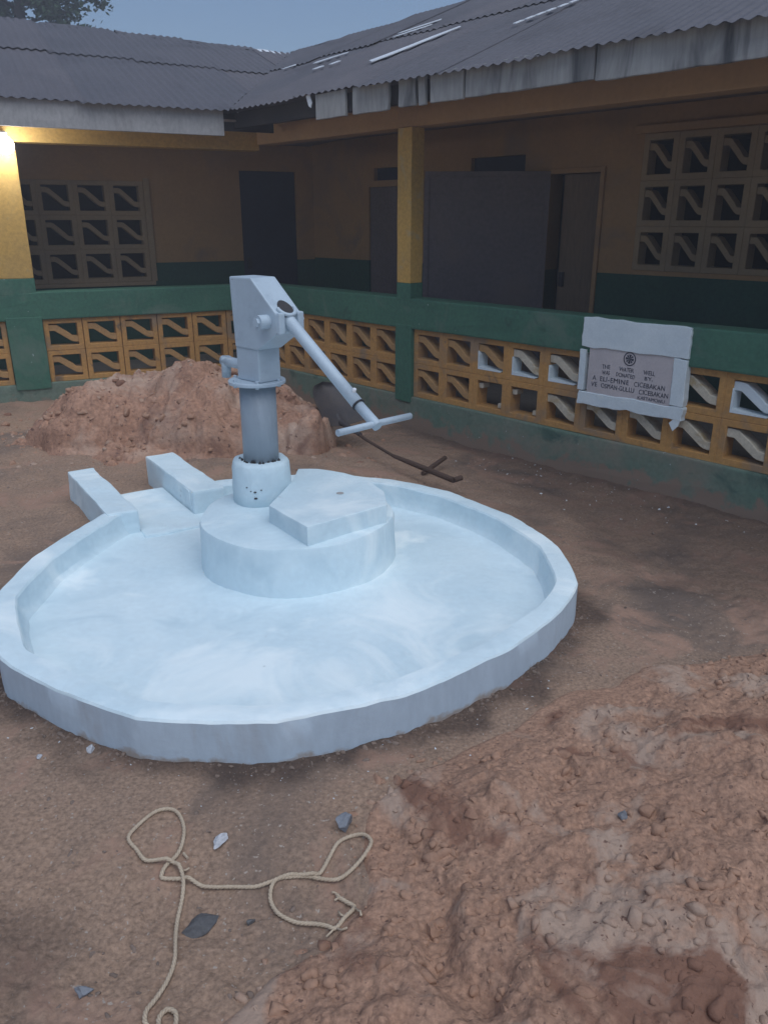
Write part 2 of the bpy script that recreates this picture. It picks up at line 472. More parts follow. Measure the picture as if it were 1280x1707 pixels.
FRONT_POLY = [(3.2, 2.9), (2.2, 2.75), (1.386, 2.52), (.962, 2.42), (.627, 2.24), (.324, 2.02), (.102, 1.88), (.016, 1.75), (-.02, 1.58), (-.03, 1.42), (-.12, 1.30), (-.253, 1.22), (-.34, 1.12), (-.40, .95), (-.45, .6), (3.2, .6)]
def front_h(X, Y):
    wx = X + .06 * fbm(X * 3.5, Y * 3.5, 21, 3); wy = Y + .06 * fbm(X * 3.5, Y * 3.5, 22, 3)
    d = pl_dist(wx, wy, FRONT_POLY)
    h = .055 * sstep(-.10, .26, d) + .11 * sstep(.0, 1.1, d)
    # a dark gully cuts in from the left
    g = pl_line(wx, wy, [(.02, 1.70), (.03, 1.52), (.09, 1.38), (.14, 1.24), (.21, 1.17)])
    h = h - (.045 + .04 * fbm(X * 8, Y * 8, 37, 3)) * np.exp(-(g / (.045 + .02 * fbm(X * 11, Y * 11, 38, 3))) ** 2) * sstep(-.02, .12, d)
    h = h + sstep(-.04, .15, d) * (.035 * fbm(X * 3.3, Y * 3.3, 31, 4) - .030 * np.abs(fbm(X * 5, Y * 5, 32, 5, .6)) + .012 * fbm(X * 12, Y * 12, 36, 4, .6) + .006 * fbm(X * 34, Y * 34, 33, 4, .65))
    return h - .16 * sstep(.0, -.14, d), d
def pl_line(px, py, pts):
    d = np.full(px.shape, 1e9)
    for (ax, ay), (bx, by) in zip(pts[:-1], pts[1:]):
        ex, ey = bx - ax, by - ay
        t = np.clip(((px - ax) * ex + (py - ay) * ey) / (ex * ex + ey * ey), 0, 1)
        d = np.minimum(d, np.hypot(px - ax - t * ex, py - ay - t * ey))
    return d
xs = np.linspace(-.6, 2.3, 560); yy = np.linspace(.62, 2.95, 450)
Xf, Yf = np.meshgrid(xs, yy)
Zf, Df = front_h(Xf, Yf)
def front_d(x, y): return float(Df[min(max(int((y - yy[0]) / (yy[1] - yy[0])), 0), len(yy) - 1), min(max(int((x - xs[0]) / (xs[1] - xs[0])), 0), len(xs) - 1)])
fm = lambda x, y: 1.0 if front_d(x, y) > .04 else .1
Zf = Zf + sstep(-.02, .1, Df) * (bumps(Xf, Yf, np.zeros_like(Zf), 500, .015, .06, 5, fm, .5) + bumps(Xf, Yf, np.zeros_like(Zf), 3000, .005, .018, 6, fm, .7))
Zf = Zf + np.clip(ground_h(Xf, Yf), -.05, .03) * .6
Zf = np.where(Df > .02, np.maximum(Zf, ground_h(Xf, Yf) + .006 + .012 * np.abs(fbm(Xf * 20, Yf * 20, 39, 3))), Zf)
tag(link('soil_heap', grid_mesh('soil_heap', Xf, Yf, Zf), 'heap_soil'),
    'low reddish brown heap of crumbly dug soil filling the right foreground', 'soil heap', 'heaps of dug soil')
def front_z(x, y):
    j = int(round((x - xs[0]) / (xs[1] - xs[0]))); i = int(round((y - yy[0]) / (yy[1] - yy[0])))
    if 0 <= i < len(yy) and 0 <= j < len(xs): return float(Zf[i, j])
    return -1

xs2 = np.linspace(-3.3, .25, 420); yy2 = np.linspace(4.75, 7.0, 270)
Xb, Yb = np.meshgrid(xs2, yy2)
wx = Xb + .17 * fbm(Xb * 2.8, Yb * 2.8, 41, 4); wy = Yb + .17 * fbm(Xb * 2.8, Yb * 2.8, 42, 4)
def lump(cx, cy, rx, ry, h, p=2.):
    d = ((wx - cx) / rx) ** 2 + ((wy - cy) / ry) ** 2
    return h * np.clip(1 - d, 0, None) ** 1.05
Zb = np.maximum.reduce([lump(-1.30, 5.75, .85, .68, .55), lump(-1.95, 5.80, .68, .65, .46), lump(-2.25, 5.62, .42, .46, .22), lump(-.80, 5.60, .55, .46, .30), lump(-1.65, 5.85, .7, .6, .46),
                        lump(-2.45, 5.5, .3, .3, .10), lump(-1.6, 5.55, 1.35, .85, .11), lump(-1.05, 5.45, .35, .3, .34), lump(-1.85, 5.5, .34, .3, .33)])
edge = sstep(0, .12, Zb)
Zb = Zb + edge * (.08 * fbm(Xb * 2.8, Yb * 2.8, 43, 3) - .11 * np.abs(fbm(Xb * 3.6, Yb * 3.6, 44, 4, .6)) + .035 * fbm(Xb * 11, Yb * 11, 46, 4, .65) + .05) - .26 * (1 - edge)
Zb = Zb + edge * bumps(Xb, Yb, np.zeros_like(Zb), 420, .03, .15, 8, None, .75)
Zb = np.where(Zb > 0, Zb * .80, Zb)
tag(link('soil_heap', grid_mesh('soil_heap_back', Xb, Yb, Zb), 'red_soil'),
    'tall reddish heap of dug soil behind the hand pump by the parapet corner', 'soil heap', 'heaps of dug soil')
def back_z(x, y):
    j = int(round((x - xs2[0]) / (xs2[1] - xs2[0]))); i = int(round((y - yy2[0]) / (yy2[1] - yy2[0])))
    if 0 <= i < len(yy2) and 0 <= j < len(xs2): return float(Zb[i, j])
    return -1
def top_z(x, y): return max(gz(x, y), front_z(x, y), back_z(x, y))

# ------------------------------------------------------------------ vent blocks (shared meshes)
def block_mesh(wd, ht, dp=.12, bx_=.043, bz=.042, name='vent_block'):
    m = MB()
    a, b2 = wd / 2 - .0002, ht / 2 - .0002
    k = 0
    outer = [(-a, -b2), (a, -b2), (a, b2), (-a, b2)]
    ia, ib = wd / 2 - bx_, ht / 2 - bz
    inner = [(-ia, -ib), (ia, -ib), (ia, ib), (-ia, ib)]
    for y in (0, dp):
        for p in outer + inner: m.v.append((p[0], y, p[1]))
    for i in range(4):
        j = (i + 1) % 4
        m.f += [(i, j, 4 + j, 4 + i), (8 + i, 12 + i, 12 + j, 8 + j), (i, 8 + i, 8 + j, j), (4 + i, 4 + j, 12 + j, 12 + i)]
    return m.mesh(name, bevel=.0035, seg=1)
def fin_mesh(wd, ht, dp=.12, bx_=.043, bz=.042, th=.052, name='fin', inset=.012):
    ia, ib = wd / 2 - bx_ + .004, ht / 2 - bz
    z1, z2 = ib * .62, -ib * .50
    c_ = [(-ia, z1), (-ia * .52, z1 * .98), (ia * .62, z2 * .94), (ia, z2)]
    # smooth wave: sample a soft S through the control points
    top, bot = [], []
    for i in range(11):
        t = i / 10
        x = -ia + 2 * ia * t
        s = np.interp(x, [p[0] for p in c_], [p[1] for p in c_])
        sl = 1.25 if -ia * .5 < x < ia * .6 else 1.
        top.append((x, s + th / 2 * sl)); bot.append((x, s - th / 2 * sl))
    m = MB().poly_prism(bot + top[::-1], 'y', inset, dp - .01)
    return m.mesh(name, bevel=.004, seg=1)

def blank(me, mat):
    k = me.copy()
    k.materials.clear()
    k.materials.append(MATS[mat])
    return k

PW, PH = .32, .272
BLK = block_mesh(PW, PH)
FIN = fin_mesh(PW, PH)
BLK_Y = blank(BLK, 'yellow_paint')
FIN_Y, FIN_P, FIN_W = blank(FIN, 'fin_yellow'), blank(FIN, 'fin_pale'), blank(FIN, 'splash_white')

def sill_splash(parent, x, z, seed):
    """white paint slopped on the left jamb and sill of an opening"""
    rg = random.Random(seed)
    ia, ib = PW / 2 - .043, PH / 2 - .042
    m = MB()
    t = .007
    pts = [(-ia, -ib), (ia * rg.uniform(.6, 1), -ib), (ia * .9, -ib + t), (-ia * .1, -ib + .012), (-ia + .012, -ib + .02), (-ia + .011, ib * rg.uniform(-.2, .3)), (-ia, ib * rg.uniform(.1, .5))]
    m.poly_prism(pts, 'y', -.002, .095)
    return link('paint_splash', m.mesh('paint_splash'), 'splash_white', parent, loc=(0, 0, 0))

def parapet(name, ang, x0, x1, pillars, cols, label, splash=None, broken=(), skipfin=()):
    root = empty(name, (*CORNER, 0), ang)
    tag(root, label, 'parapet wall', 'parapet walls of the two wings')
    MB().box(x0, x1, -.012, .16, -.45, .148).build('plinth', 'green_plinth', root, bevel=.012, rough=.006, cuts=4)
    MB().box(x0, x1, -.02, .17, .69, .922).build('coping', 'green_paint', root, bevel=.012, rough=.005, cuts=4)
    for (a, b2) in pillars:
        MB().box(a, b2, -.026, .165, .1, .72).build('pier', 'green_paint', root, bevel=.008, rough=.004, cuts=2)
    k = 0
    for (xc, idx) in cols:
        for row in (0, 1):
            z = .148 + PH / 2 + row * PH - .001
            o = link('vent_block', BLK_Y, None, root, loc=(xc, .012 + random.uniform(-.0012, .0012), z), rot=(0, 0, 0))
            key = (idx, row)
            if key in broken:
                m = MB().box(-.12, -.075, .02, .10, .035, .075)
                m.box(.075, .12, .02, .10, -.085, -.05)
                m.build('fin', 'fin_pale', o, bevel=.008, rough=.01, cuts=1)
                continue
            if key in skipfin: continue
            fm_ = FIN_Y
            if splash and key in splash:
                fm_ = {'w': FIN_W, 'p': FIN_P, 'y': FIN_Y}[splash[key][0]]
            link('fin', fm_, None, o)
            if splash and key in splash and 's' in splash[key]:
                sill_splash(o, xc, z, idx * 2 + row)
    return root

# right wing parapet
colsR = [(2.045 + .3185 * (i + .5), i) for i in range(14)] + [(1.865 - .311 * (i + .5), -1 - i) for i in range(6)]
splR = {(2, 1): 'ys', (3, 1): 'ps', (4, 1): 'ps', (7, 1): 'p', (8, 1): 'ws', (5, 1): 'p', (6, 1): 'p', (9, 1): 'ps', (0, 0): 'y', (1, 0): 'y'}
for i in range(4, 10): splR[(i, 0)] = 'p'
parR = parapet('parapet_wall', A_R, .0, 6.6, [(1.865, 2.045)], colsR,
               'green and ochre vent block parapet with the white plaque, running along the right', splR, broken=((2, 0), (3, 0)))
# left wing parapet
colsL = [(-.065 - .325 * (i + .5), i) for i in range(6)] + [(-2.30 - .325 * (i + .5), 10 + i) for i in range(5)]
parL = parapet('parapet_wall', A_L, -4.1, -.01, [(-2.30, -2.015)], colsL,
               'green and ochre vent block parapet behind the tall soil heap on the left')
MB().box(-.066, .03, -.015, .14, .1, .72).build('corner_post', 'yellow_paint', parL, bevel=.008)

# ------------------------------------------------------------------ building wings
def window(root, xa, z0, ncol, nrow, bw, bh, ywall, matb, matf):
    win = empty('window')
    win.parent = root
    win.location = (xa, ywall - .012, z0)
    b = blank(block_mesh(bw, bh, .12, .048, .045), matb)
    f = blank(fin_mesh(bw, bh, .12, .048, .045, .05), matf)
    for i in range(ncol):
        for j in range(nrow):
            o = link('vent_block', b, None, win, loc=((i + .5) * bw, 0, (j + .5) * bh))
            f_o = link('fin', f, None, win, loc=((i + .5) * bw, .0, (j + .5) * bh))
    return win

def wall_with_holes(root, x0, x1, z0, z1, y0, y1, holes, mat, name='wall'):
    """holes: (xa, xb, za, zb); the wall is cut into butted pieces of one mesh"""
    xsplit = sorted({x0, x1, *[h[0] for h in holes], *[h[1] for h in holes]})
    m = MB()
    for a, b2 in zip(xsplit[:-1], xsplit[1:]):
        if b2 - a < 1e-6: continue
        hs = sorted([(h[2], h[3]) for h in holes if h[0] <= a + 1e-6 and h[1] >= b2 - 1e-6])
        z = z0
        for (p, q) in hs:
            if p > z: m.box(a, b2, y0, y1, z, p)
            z = max(z, q)
        if z < z1: m.box(a, b2, y0, y1, z, z1)
    return m.build(name, mat, root)

DEP = 1.5
CEIL = 2.30
# --- right wing
wingR = empty('school_wing', (*CORNER, 0), A_R)
tag(wingR, 'ochre and green school wing on the right with open steel door and brown sheet roof', 'building', 'school wings round the yard')
kx = -DEP * math.tan((A_L - A_R) / 2)      # x where the two back walls meet, right wing frame (mirror for the left)
holesR = [(2.17, 2.66, .1, 1.86), (3.02, 4.18, 1.12, 2.11), (1.25, 1.88, 1.87, 2.03), (-.18, .45, .1, 1.82), (-.10, .35, 1.88, 2.0)]
wall_with_holes(wingR, kx, 7, 1.085, CEIL + .1, DEP, DEP + .16, [(a, b2, max(z, 1.085), q) for a, b2, z, q in holesR], 'ochre_wall')
wall_with_holes(wingR, kx, 7, -.1, 1.085, DEP - .004, DEP + .16, [(a, b2, z, min(q, 1.085)) for a, b2, z, q in holesR if z < 1.0], 'dado_paint', 'dado')
window(wingR, 3.02, 1.12, 4, 3, .29, .33, DEP, 'window_grey_brown', 'window_grey_brown')
MB().box(2.95, 4.7, DEP - .05, DEP - .001, 2.112, 2.17).build('lintel', 'ochre_wall', wingR, bevel=.008)
MB().box(1.25, 1.88, DEP + .05, DEP + .09, 1.87, 2.03).build('transom_pane', 'door_blue', wingR)
MB().box(-.10, .35, DEP + .05, DEP + .09, 1.88, 2.0).build('transom_pane', 'door_blue', wingR)
d1 = MB().box(-.18, .45, DEP + .02, DEP + .06, .1, 1.82).build('door', 'door_steel', wingR, bevel=.004)
MB().box(.34, .39, DEP - .02, DEP + .02, .95, 1.08).build('handle', 'dark_metal', d1)
# open leaf, hinged at the left jamb of the doorway and swung out over the veranda
leaf = empty('door_leaf')
leaf.parent = wingR
leaf.location = (2.16, DEP - .01, .12)
leaf.rotation_euler = (0, 0, math.radians(180 + 44))
MB().box(0, 1.06, -.018, .018, 0, 1.755).build('panel', 'door_steel', leaf, bevel=.003)
fr = MB()
fr.box(0, 1.06, -.026, .026, 1.72, 1.765)
fr.box(-.004, .04, -.026, .026, .0, 1.718)
fr.box(1.02, 1.064, -.026, .026, .0, 1.718)
fr.build('edge_frame', 'door_steel', leaf, bevel=.003)
MB().box(.035, .05, -.034, -.0265, .35, 1.02).build('edge_strip', 'fascia_board', leaf)
fj = MB()
fj.box(2.13, 2.17, DEP - .02, DEP + .165, .1, 1.90)
fj.box(2.66, 2.70, DEP - .02, DEP + .165, .1, 1.90)
fj.box(2.17, 2.66, DEP - .02, DEP + .165, 1.86, 1.90)
fj.build('door_frame', 'ochre_wall', wingR, bevel=.004)
d3 = MB().box(2.27, 2.655, DEP + .05, DEP + .09, .1, 1.855).build('door', 'door_brown', wingR, bevel=.004)
MB().box(2.30, 2.335, DEP + .015, DEP + .05, .95, 1.07).build('handle', 'dark_metal', d3)
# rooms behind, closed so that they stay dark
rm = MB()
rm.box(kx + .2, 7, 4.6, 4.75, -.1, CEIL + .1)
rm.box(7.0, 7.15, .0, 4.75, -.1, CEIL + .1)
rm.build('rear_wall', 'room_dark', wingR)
MB().box(kx - 1.5, 7, .0, 4.7, -.12, .06).build('veranda_floor', 'veranda_cement', wingR)
MB().box(-1.3, 7.2, .02, 4.75, CEIL, CEIL + .03).build('ceiling', 'ceiling_board', wingR)
MB().box(-.02, 6.9, .0, .17, 2.135, 2.30).build('beam', 'ochre_wall', wingR, bevel=.008, rough=.004, cuts=3)
def pillar(root, xa, xb, y0, y1, zt, name='pillar'):
    p = MB().box(xa, xb, y0, y1, 1.035, zt).build(name, 'yellow_pillar', root, bevel=.007, rough=.003, cuts=3)
    MB().box(xa - .002, xb + .002, y0 - .002, y1 + .002, .90, 1.035).build('painted_base', 'green_paint', p, bevel=.007)
    return p
pillar(wingR, 1.875, 2.025, -.018, .115, 2.136)
pillar(wingR, 5.2, 5.38, -.018, .19, 2.136)

# --- left wing
wingL = empty('school_wing', (*CORNER, 0), A_L)
tag(wingL, 'ochre school wing on the left with pale fascia board and lamp lit pillar', 'building', 'school wings round the yard')
holesL = [(-2.485, -.76, .88, 1.87), (.28, .93, .06, 2.0)]
wall_with_holes(wingL, -4.2, -kx, 1.065, CEIL + .1, DEP, DEP + .16, [(a, b2, max(z, 1.065), q) for a, b2, z, q in holesL], 'ochre_wall')
wall_with_holes(wingL, -4.2, -kx, -.1, 1.065, DEP - .004, DEP + .16, [(a, b2, z, min(q, 1.065)) for a, b2, z, q in holesL if z < 1.0], 'dado_paint', 'dado')
window(wingL, -2.485, .88, 5, 3, .345, .33, DEP, 'window_grey_brown', 'window_grey_brown')
MB().box(-2.53, -.72, DEP - .03, DEP - .005, .84, .88).build('window_sill', 'window_grey_brown', wingL, bevel=.004)
MB().box(-2.53, -2.487, DEP - .025, DEP - .005, .88, 1.9).build('window_jamb', 'window_grey_brown', wingL)
MB().box(-.758, -.70, DEP - .025, DEP - .005, .88, 1.9).build('window_jamb', 'window_grey_brown', wingL)
d2 = MB().box(.28, .93, DEP + .03, DEP + .07, .06, 2.0).build('door', 'door_blue', wingL, bevel=.004)
MB().box(.33, .37, DEP - .01, DEP + .03, .98, 1.10).build('handle', 'dark_metal', d2)
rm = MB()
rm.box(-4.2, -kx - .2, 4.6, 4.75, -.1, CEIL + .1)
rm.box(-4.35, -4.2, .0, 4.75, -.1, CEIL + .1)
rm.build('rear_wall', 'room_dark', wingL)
MB().box(-4.2, .0, .0, 4.7, -.12, .055).build('veranda_floor', 'veranda_cement', wingL)
MB().box(-4.3, 1.1, .02, 4.75, CEIL - .035, CEIL - .005).build('ceiling', 'ceiling_board', wingL)
MB().box(-4.2, .02, .0, .17, 2.085, 2.264).build('beam', 'yellow_pillar', wingL, bevel=.008, rough=.004, cuts=3)
pillar(wingL, -2.31, -2.03, -.018, .19, 2.086)

# fascias
OV = .45
fb = MB().box(-4.3, -.43, -OV, -OV + .025, 2.155, 2.35).build('fascia_board', 'fascia_board', wingL, bevel=.004, rough=.004, cuts=4)
MB().box(-.43, .02, -OV + .05, -OV + .08, 2.20, 2.33).build('purlin', 'timber_dark', wingL)
MB().box(-4.3, -.2, -OV + .026, .0, 2.268, 2.285).build('soffit', 'ceiling_board', wingL)
cuts = [(1.46, 1.80), (1.885, 2.255), (2.345, 2.50), (2.535, 2.60), (2.65, 2.93)] + [(2.94 + i * .92, 2.94 + i * .92 + .912) for i in range(5)]
for i, (a, b2) in enumerate(cuts):
    o = MB().box(a, b2, -.0125, .0125, -.085, .085).build('fascia_board', 'fascia_stained', wingR, bevel=.005, rough=.006, cuts=3)
    o.location = (0, -OV + random.uniform(-.01, .01), 2.275 + random.uniform(-.006, .006))
MB().box(.2, 7.2, -OV + .03, -OV + .065, 2.22, 2.34).build('purlin', 'timber_dark', wingR)
MB().box(.3, 7.2, -OV + .066, .0, 2.283, 2.298).build('soffit', 'ceiling_board', wingR)
MB().poly_prism([(1.355, 2.36), (1.40, 2.365), (1.425, 2.31), (1.41, 2.275), (1.385, 2.29)], 'y', -OV - .015, -OV - .008).build('torn_flashing', 'pale_sheet', wingR)
tf = MB().poly_prism([(-.32, 2.335), (-.17, 2.335), (-.12, 2.315), (-.2, 2.312)], 'y', -OV - .02, -OV - .012)
tf.build('torn_flashing', 'pale_sheet', wingL)

# ------------------------------------------------------------------ roofs: corrugated sheets
TAN_L, TAN_R = .35, .42
Z_EL, Z_ER = 2.355, 2.365
def plane_z(which, x, y):
    a, t, z0 = (A_L, TAN_L, Z_EL) if which == 'L' else (A_R, TAN_R, Z_ER)
    return z0 + t * (depth_in(a, x, y) + OV)
# valley plane: horizontal line in plan where both roof planes are level
def valley():
    pts = []
    for d in (0., 3.):
        # solve for plan point with z equal on both planes at left depth = d - OV
        yl = d - OV
        # along left x
        f = lambda x: plane_z('L', *to_world(A_L, x, yl)[:2]) - plane_z('R', *to_world(A_L, x, yl)[:2])
        lo, hi = -8., 8.
        for _ in range(60):
            mid = (lo + hi) / 2
            if (f(lo) > 0) == (f(mid) > 0): lo = mid
            else: hi = mid
        pts.append(to_world(A_L, (lo + hi) / 2, yl)[:2])
    return pts
V0, V1 = valley()

def sheet(root, ang, xa, xb, ya, yb, z0, tan, side, mat, lift=0., flip=1, skew=0., ridge_y=None):
    """one corrugated sheet from depth ya to yb; clipped at the valley; local to the wing"""
    n = int((xb - xa) / .0127) + 1
    m = bmesh.new()
    rows = []
    ny = 5
    for j in range(ny):
        y = ya + (yb - ya) * j / (ny - 1)
        row = []
        for i in range(n):
            x = xa + (xb - xa) * i / (n - 1)
            zz = z0 + tan * (y + OV) * 1.0 + lift + .0065 * math.sin(2 * math.pi * x / .076)
            zz += .006 * mnoise.noise((x * 1.3, y * 1.3, ang * 3)) + skew * (x - xa)
            row.append(m.verts.new((x, y, zz)))
        rows.append(row)
    for j in range(ny - 1):
        for i in range(n - 1):
            m.faces.new((rows[j][i], rows[j][i + 1], rows[j + 1][i + 1], rows[j + 1][i]))
    # clip at the valley
    R = Matrix.Rotation(-ang, 3, 'Z')
    p0 = R @ Vector((V0[0] - CORNER[0], V0[1] - CORNER[1], 0)); p1 = R @ Vector((V1[0] - CORNER[0], V1[1] - CORNER[1], 0))
    dvec = (p1 - p0).normalized()
    nv = Vector((dvec.y, -dvec.x, 0))
    if side == 'L': nv = -nv          # keep the part left of the valley
    geom = m.verts[:] + m.edges[:] + m.faces[:]
    bmesh.ops.bisect_plane(m, geom=geom, plane_co=p0, plane_no=nv, clear_inner=True)
    if not m.faces:
        m.free(); return None
    me = bpy.data.meshes.new('roof_sheet')
    m.to_mesh(me); m.free()
    me.polygons.foreach_set('use_smooth', [True] * len(me.polygons))
    return link('roof_sheet', me, mat, root)

def roof(wing, ang, side, xa, xb, z0, tan, ridge, label):
    rt = empty('roof')
    rt.parent = wing
    rg = random.Random(5 if side == 'L' else 9)
    x = xa
    while x < xb:
        wd = .76
        ry = ridge(x + wd / 2)
        ym = -OV + (ry + OV) * .52
        mats = ['roof_metal', 'roof_metal_worn']
        l0 = rg.uniform(0, .006)
        sheet(rt, ang, x, x + wd + .05, -OV - .05 + rg.uniform(-.03, .02), ym + .08, z0, tan, side, mats[rg.random() < .35], .004 + l0, skew=rg.uniform(-.004, .008))
        sheet(rt, ang, x, x + wd + .05, ym, ry + rg.uniform(-.02, .05), z0, tan, side, mats[rg.random() < .35], .016 + l0, skew=rg.uniform(-.004, .008))
        # ridge cap piece
        rz = z0 + tan * (ry + OV)
        x += wd
    # rear slope
    m = MB()
    n = 30
    for i in range(n + 1):
        xx = xa + (xb - xa) * i / n
        ry = ridge(xx); rz = z0 + tan * (ry + OV)
        m.v += [(xx, ry + .02, rz - .02), (xx, ry + 3.2, rz - .9)]
    for i in range(n): m.f.append((2 * i, 2 * i + 2, 2 * i + 3, 2 * i + 1))
    m.build('rear_slope', 'roof_metal', rt)
    return rt
rL = lambda x: float(np.interp(-x, [-1.3, 1.6, 4.5], [2.16, 2.66, 2.95])) + .02 * math.sin(x * 5)
rR = lambda x: float(np.interp(x, [-2.0, -.5, .4, 6], [1.80, 2.0, 2.42, 3.0]))
roofL = roof(wingL, A_L, 'L', -4.6, 2.2, Z_EL, TAN_L, rL, '')
roofR = roof(wingR, A_R, 'R', -2.6, 7.4, Z_ER, TAN_R, rR, '')

def cap_pieces(rt, ridge, z0, tan, xs_, seed):
    rg = random.Random(seed)
    for x in xs_:
        L_ = rg.uniform(.55, .8)
        ry = ridge(x + L_ / 2); rz = z0 + tan * (ry + OV) + .028
        m = MB()
        k = 6
        for i in range(k + 1):
            t = i / k
            xx = x + L_ * t
            wob = .018 * mnoise.noise((xx * 5, seed, 0))
            ryy = ridge(xx); rzz = z0 + tan * (ryy + OV) + .02 + wob
            m.v += [(xx, ryy - .10, rzz - .04), (xx, ryy, rzz), (xx, ryy + .1, rzz - .035)]
        for i in range(k):
            a = 3 * i
            m.f += [(a, a + 3, a + 4, a + 1), (a + 1, a + 4, a + 5, a + 2)]
        m.build('ridge_cap', 'pale_sheet' if rg.random() < .22 else 'roof_metal', rt)
cap_pieces(roofL, rL, Z_EL, TAN_L, [-4.4 + i * .74 for i in range(8)], 3)
cap_pieces(roofR, rR, Z_ER, TAN_R, [-1.5 + i * .74 for i in range(11)], 8)

def patch(rt, pts, z0, tan, mat='pale_sheet', lift=.03):
    """a loose flat strip lying on the roof; pts in wing-local (x, depth)"""
    m = MB()
    n = len(pts)
    for dz in (0, .006):
        for (x, y) in pts: m.v.append((x, y, z0 + tan * (y + OV) + lift + dz))
    m.f.append(tuple(range(n))[::-1]); m.f.append(tuple(range(n, 2 * n)))
    for i in range(n): m.f.append((i, (i + 1) % n, n + (i + 1) % n, n + i))
    return m.build('patch_strip', mat, rt)

# pale strips on the right roof: from photographed places on that slope (x along wall, depth)
patch(roofR, [(1.33, .185), (1.42, .13), (1.49, .20), (1.60, .46), (1.72, .80), (1.69, .815), (1.56, .62), (1.50, .46), (1.43, .34)], Z_ER, TAN_R)
patch(roofR, [(.055, .62), (.10, .62), (.22, .70), (.36, .775), (.35, .80), (.18, .73), (.06, .66)], Z_ER, TAN_R)
patch(roofR, [(.57, 1.20), (.62, 1.19), (.78, 1.29), (.93, 1.39), (.91, 1.42), (.72, 1.31)], Z_ER, TAN_R)
patch(roofR, [(.66, 1.06), (.70, 1.06), (.92, 1.19), (.96, 1.25), (.80, 1.17)], Z_ER, TAN_R)
patch(roofR, [(-.55, .70), (-.50, .69), (-.38, .75), (-.42, .78)], Z_ER, TAN_R)
patch(roofR, [(.40, .34), (.45, .33), (.52, .38), (.46, .40)], Z_ER, TAN_R)
patch(roofR, [(.56, .40), (.61, .39), (.66, .45), (.60, .46)], Z_ER, TAN_R)
for (x, y) in [(2.55, .43), (2.59, .50), (2.63, .56), (2.67, .62), (2.72, .69), (2.76, .76), (2.80, .83)]:
    patch(roofR, [(x, y), (x + .035, y - .01), (x + .06, y + .05), (x + .02, y + .055)], Z_ER, TAN_R)

# ------------------------------------------------------------------ bulb on the left pillar
lp = empty('wall_lamp', to_world(A_L, -2.11, -.13, 2.085), A_L)
tag(lp, 'glowing white bulb in a holder on the yellow pillar under the eave', 'lamp')
MB().lathe([(.001, -.05), (.03, -.044), (.053, -.026), (.066, .0), (.068, .02), (.060, .045), (.042, .066), (.02, .08), (.016, .10)], 24).build('bulb', 'lit_bulb', lp, smooth=True, loc=(0, -.03, -.055))
MB().lathe([(.018, .04), (.02, .06), (.02, .09), (.03, .1)], 16).build('holder', 'fascia_board', lp, loc=(0, -.03, -.055))
MB().box(-.018, .018, -.045, .128, .047, .06).build('bracket', 'fascia_board', lp)
ld = bpy.data.lights.new('bulb_light', 'POINT')
ld.energy = 2.8
ld.color = (.95, .98, 1)
ld.shadow_soft_size = .06
lo = bpy.data.objects.new('bulb_light', ld)
COL.objects.link(lo)
lo.parent = lp
lo.location = (0, -.13, -.06)

# ------------------------------------------------------------------ memorial plaque on the right parapet
pq = empty('plaque', to_world(A_R, 3.93, -.03, .62), A_R)
tag(pq, 'grey donation plaque with dark lettering in rough white mortar on the parapet', 'plaque')
PX = 3.93
def ragged(x0, x1, z0, z1, amp, seed, n=16):
    nz = lambda t, k: amp * (mnoise.noise((t * 9, seed * 3.7, k)) + .5 * mnoise.noise((t * 31, seed * 3.7, k + 9)))
    pts = []
    for i in range(n): t = x0 + (x1 - x0) * i / n; pts.append((t, z0 + nz(t, 1)))
    for i in range(n): t = z0 + (z1 - z0) * i / n; pts.append((x1 + nz(t, 2), t))
    for i in range(n): t = x1 - (x1 - x0) * i / n; pts.append((t, z1 + nz(t, 3)))
    for i in range(n): t = z1 - (z1 - z0) * i / n; pts.append((x0 + nz(t, 4), t))
    return pts
m = MB().poly_prism([(x - PX, z - .62) for x, z in ragged(3.640, 4.372, .735, .918, .010, 4)], 'y', -.012, .014)
m.build('mortar_cap', 'splash_white', pq, bevel=.004, seg=1)
m = MB().poly_prism([(x - PX, z - .62) for x, z in ragged(3.636, 4.374, .365, .446, .013, 5)], 'y', -.008, .05)
m.build('mortar_frame', 'splash_white', pq, bevel=.004, seg=1)
m = MB().poly_prism([(x - PX, z - .62) for x, z in ragged(4.285, 4.372, .4525, .7345, .008, 6)], 'y', -.010, .05)
m.build('mortar_frame', 'splash_white', pq, bevel=.004, seg=1)
m = MB().poly_prism([(x - PX, z - .62) for x, z in ragged(3.632, 3.675, .4525, .715, .006, 7)], 'y', -.008, .05)
m.build('mortar_frame', 'splash_white', pq, bevel=.004, seg=1)
m = MB().poly_prism([(x - PX, z - .62) for x, z in [(4.33, .375), (4.37, .372), (4.36, .335), (4.33, .30), (4.30, .345)]], 'y', -.006, .0)
m.build('mortar_drip', 'splash_white', pq)
stone = MB().box(3.700 - PX, 4.290 - PX, -.003, .045, .44 - .62, .745 - .62).build('stone', 'stone_plaque', pq, bevel=.003)

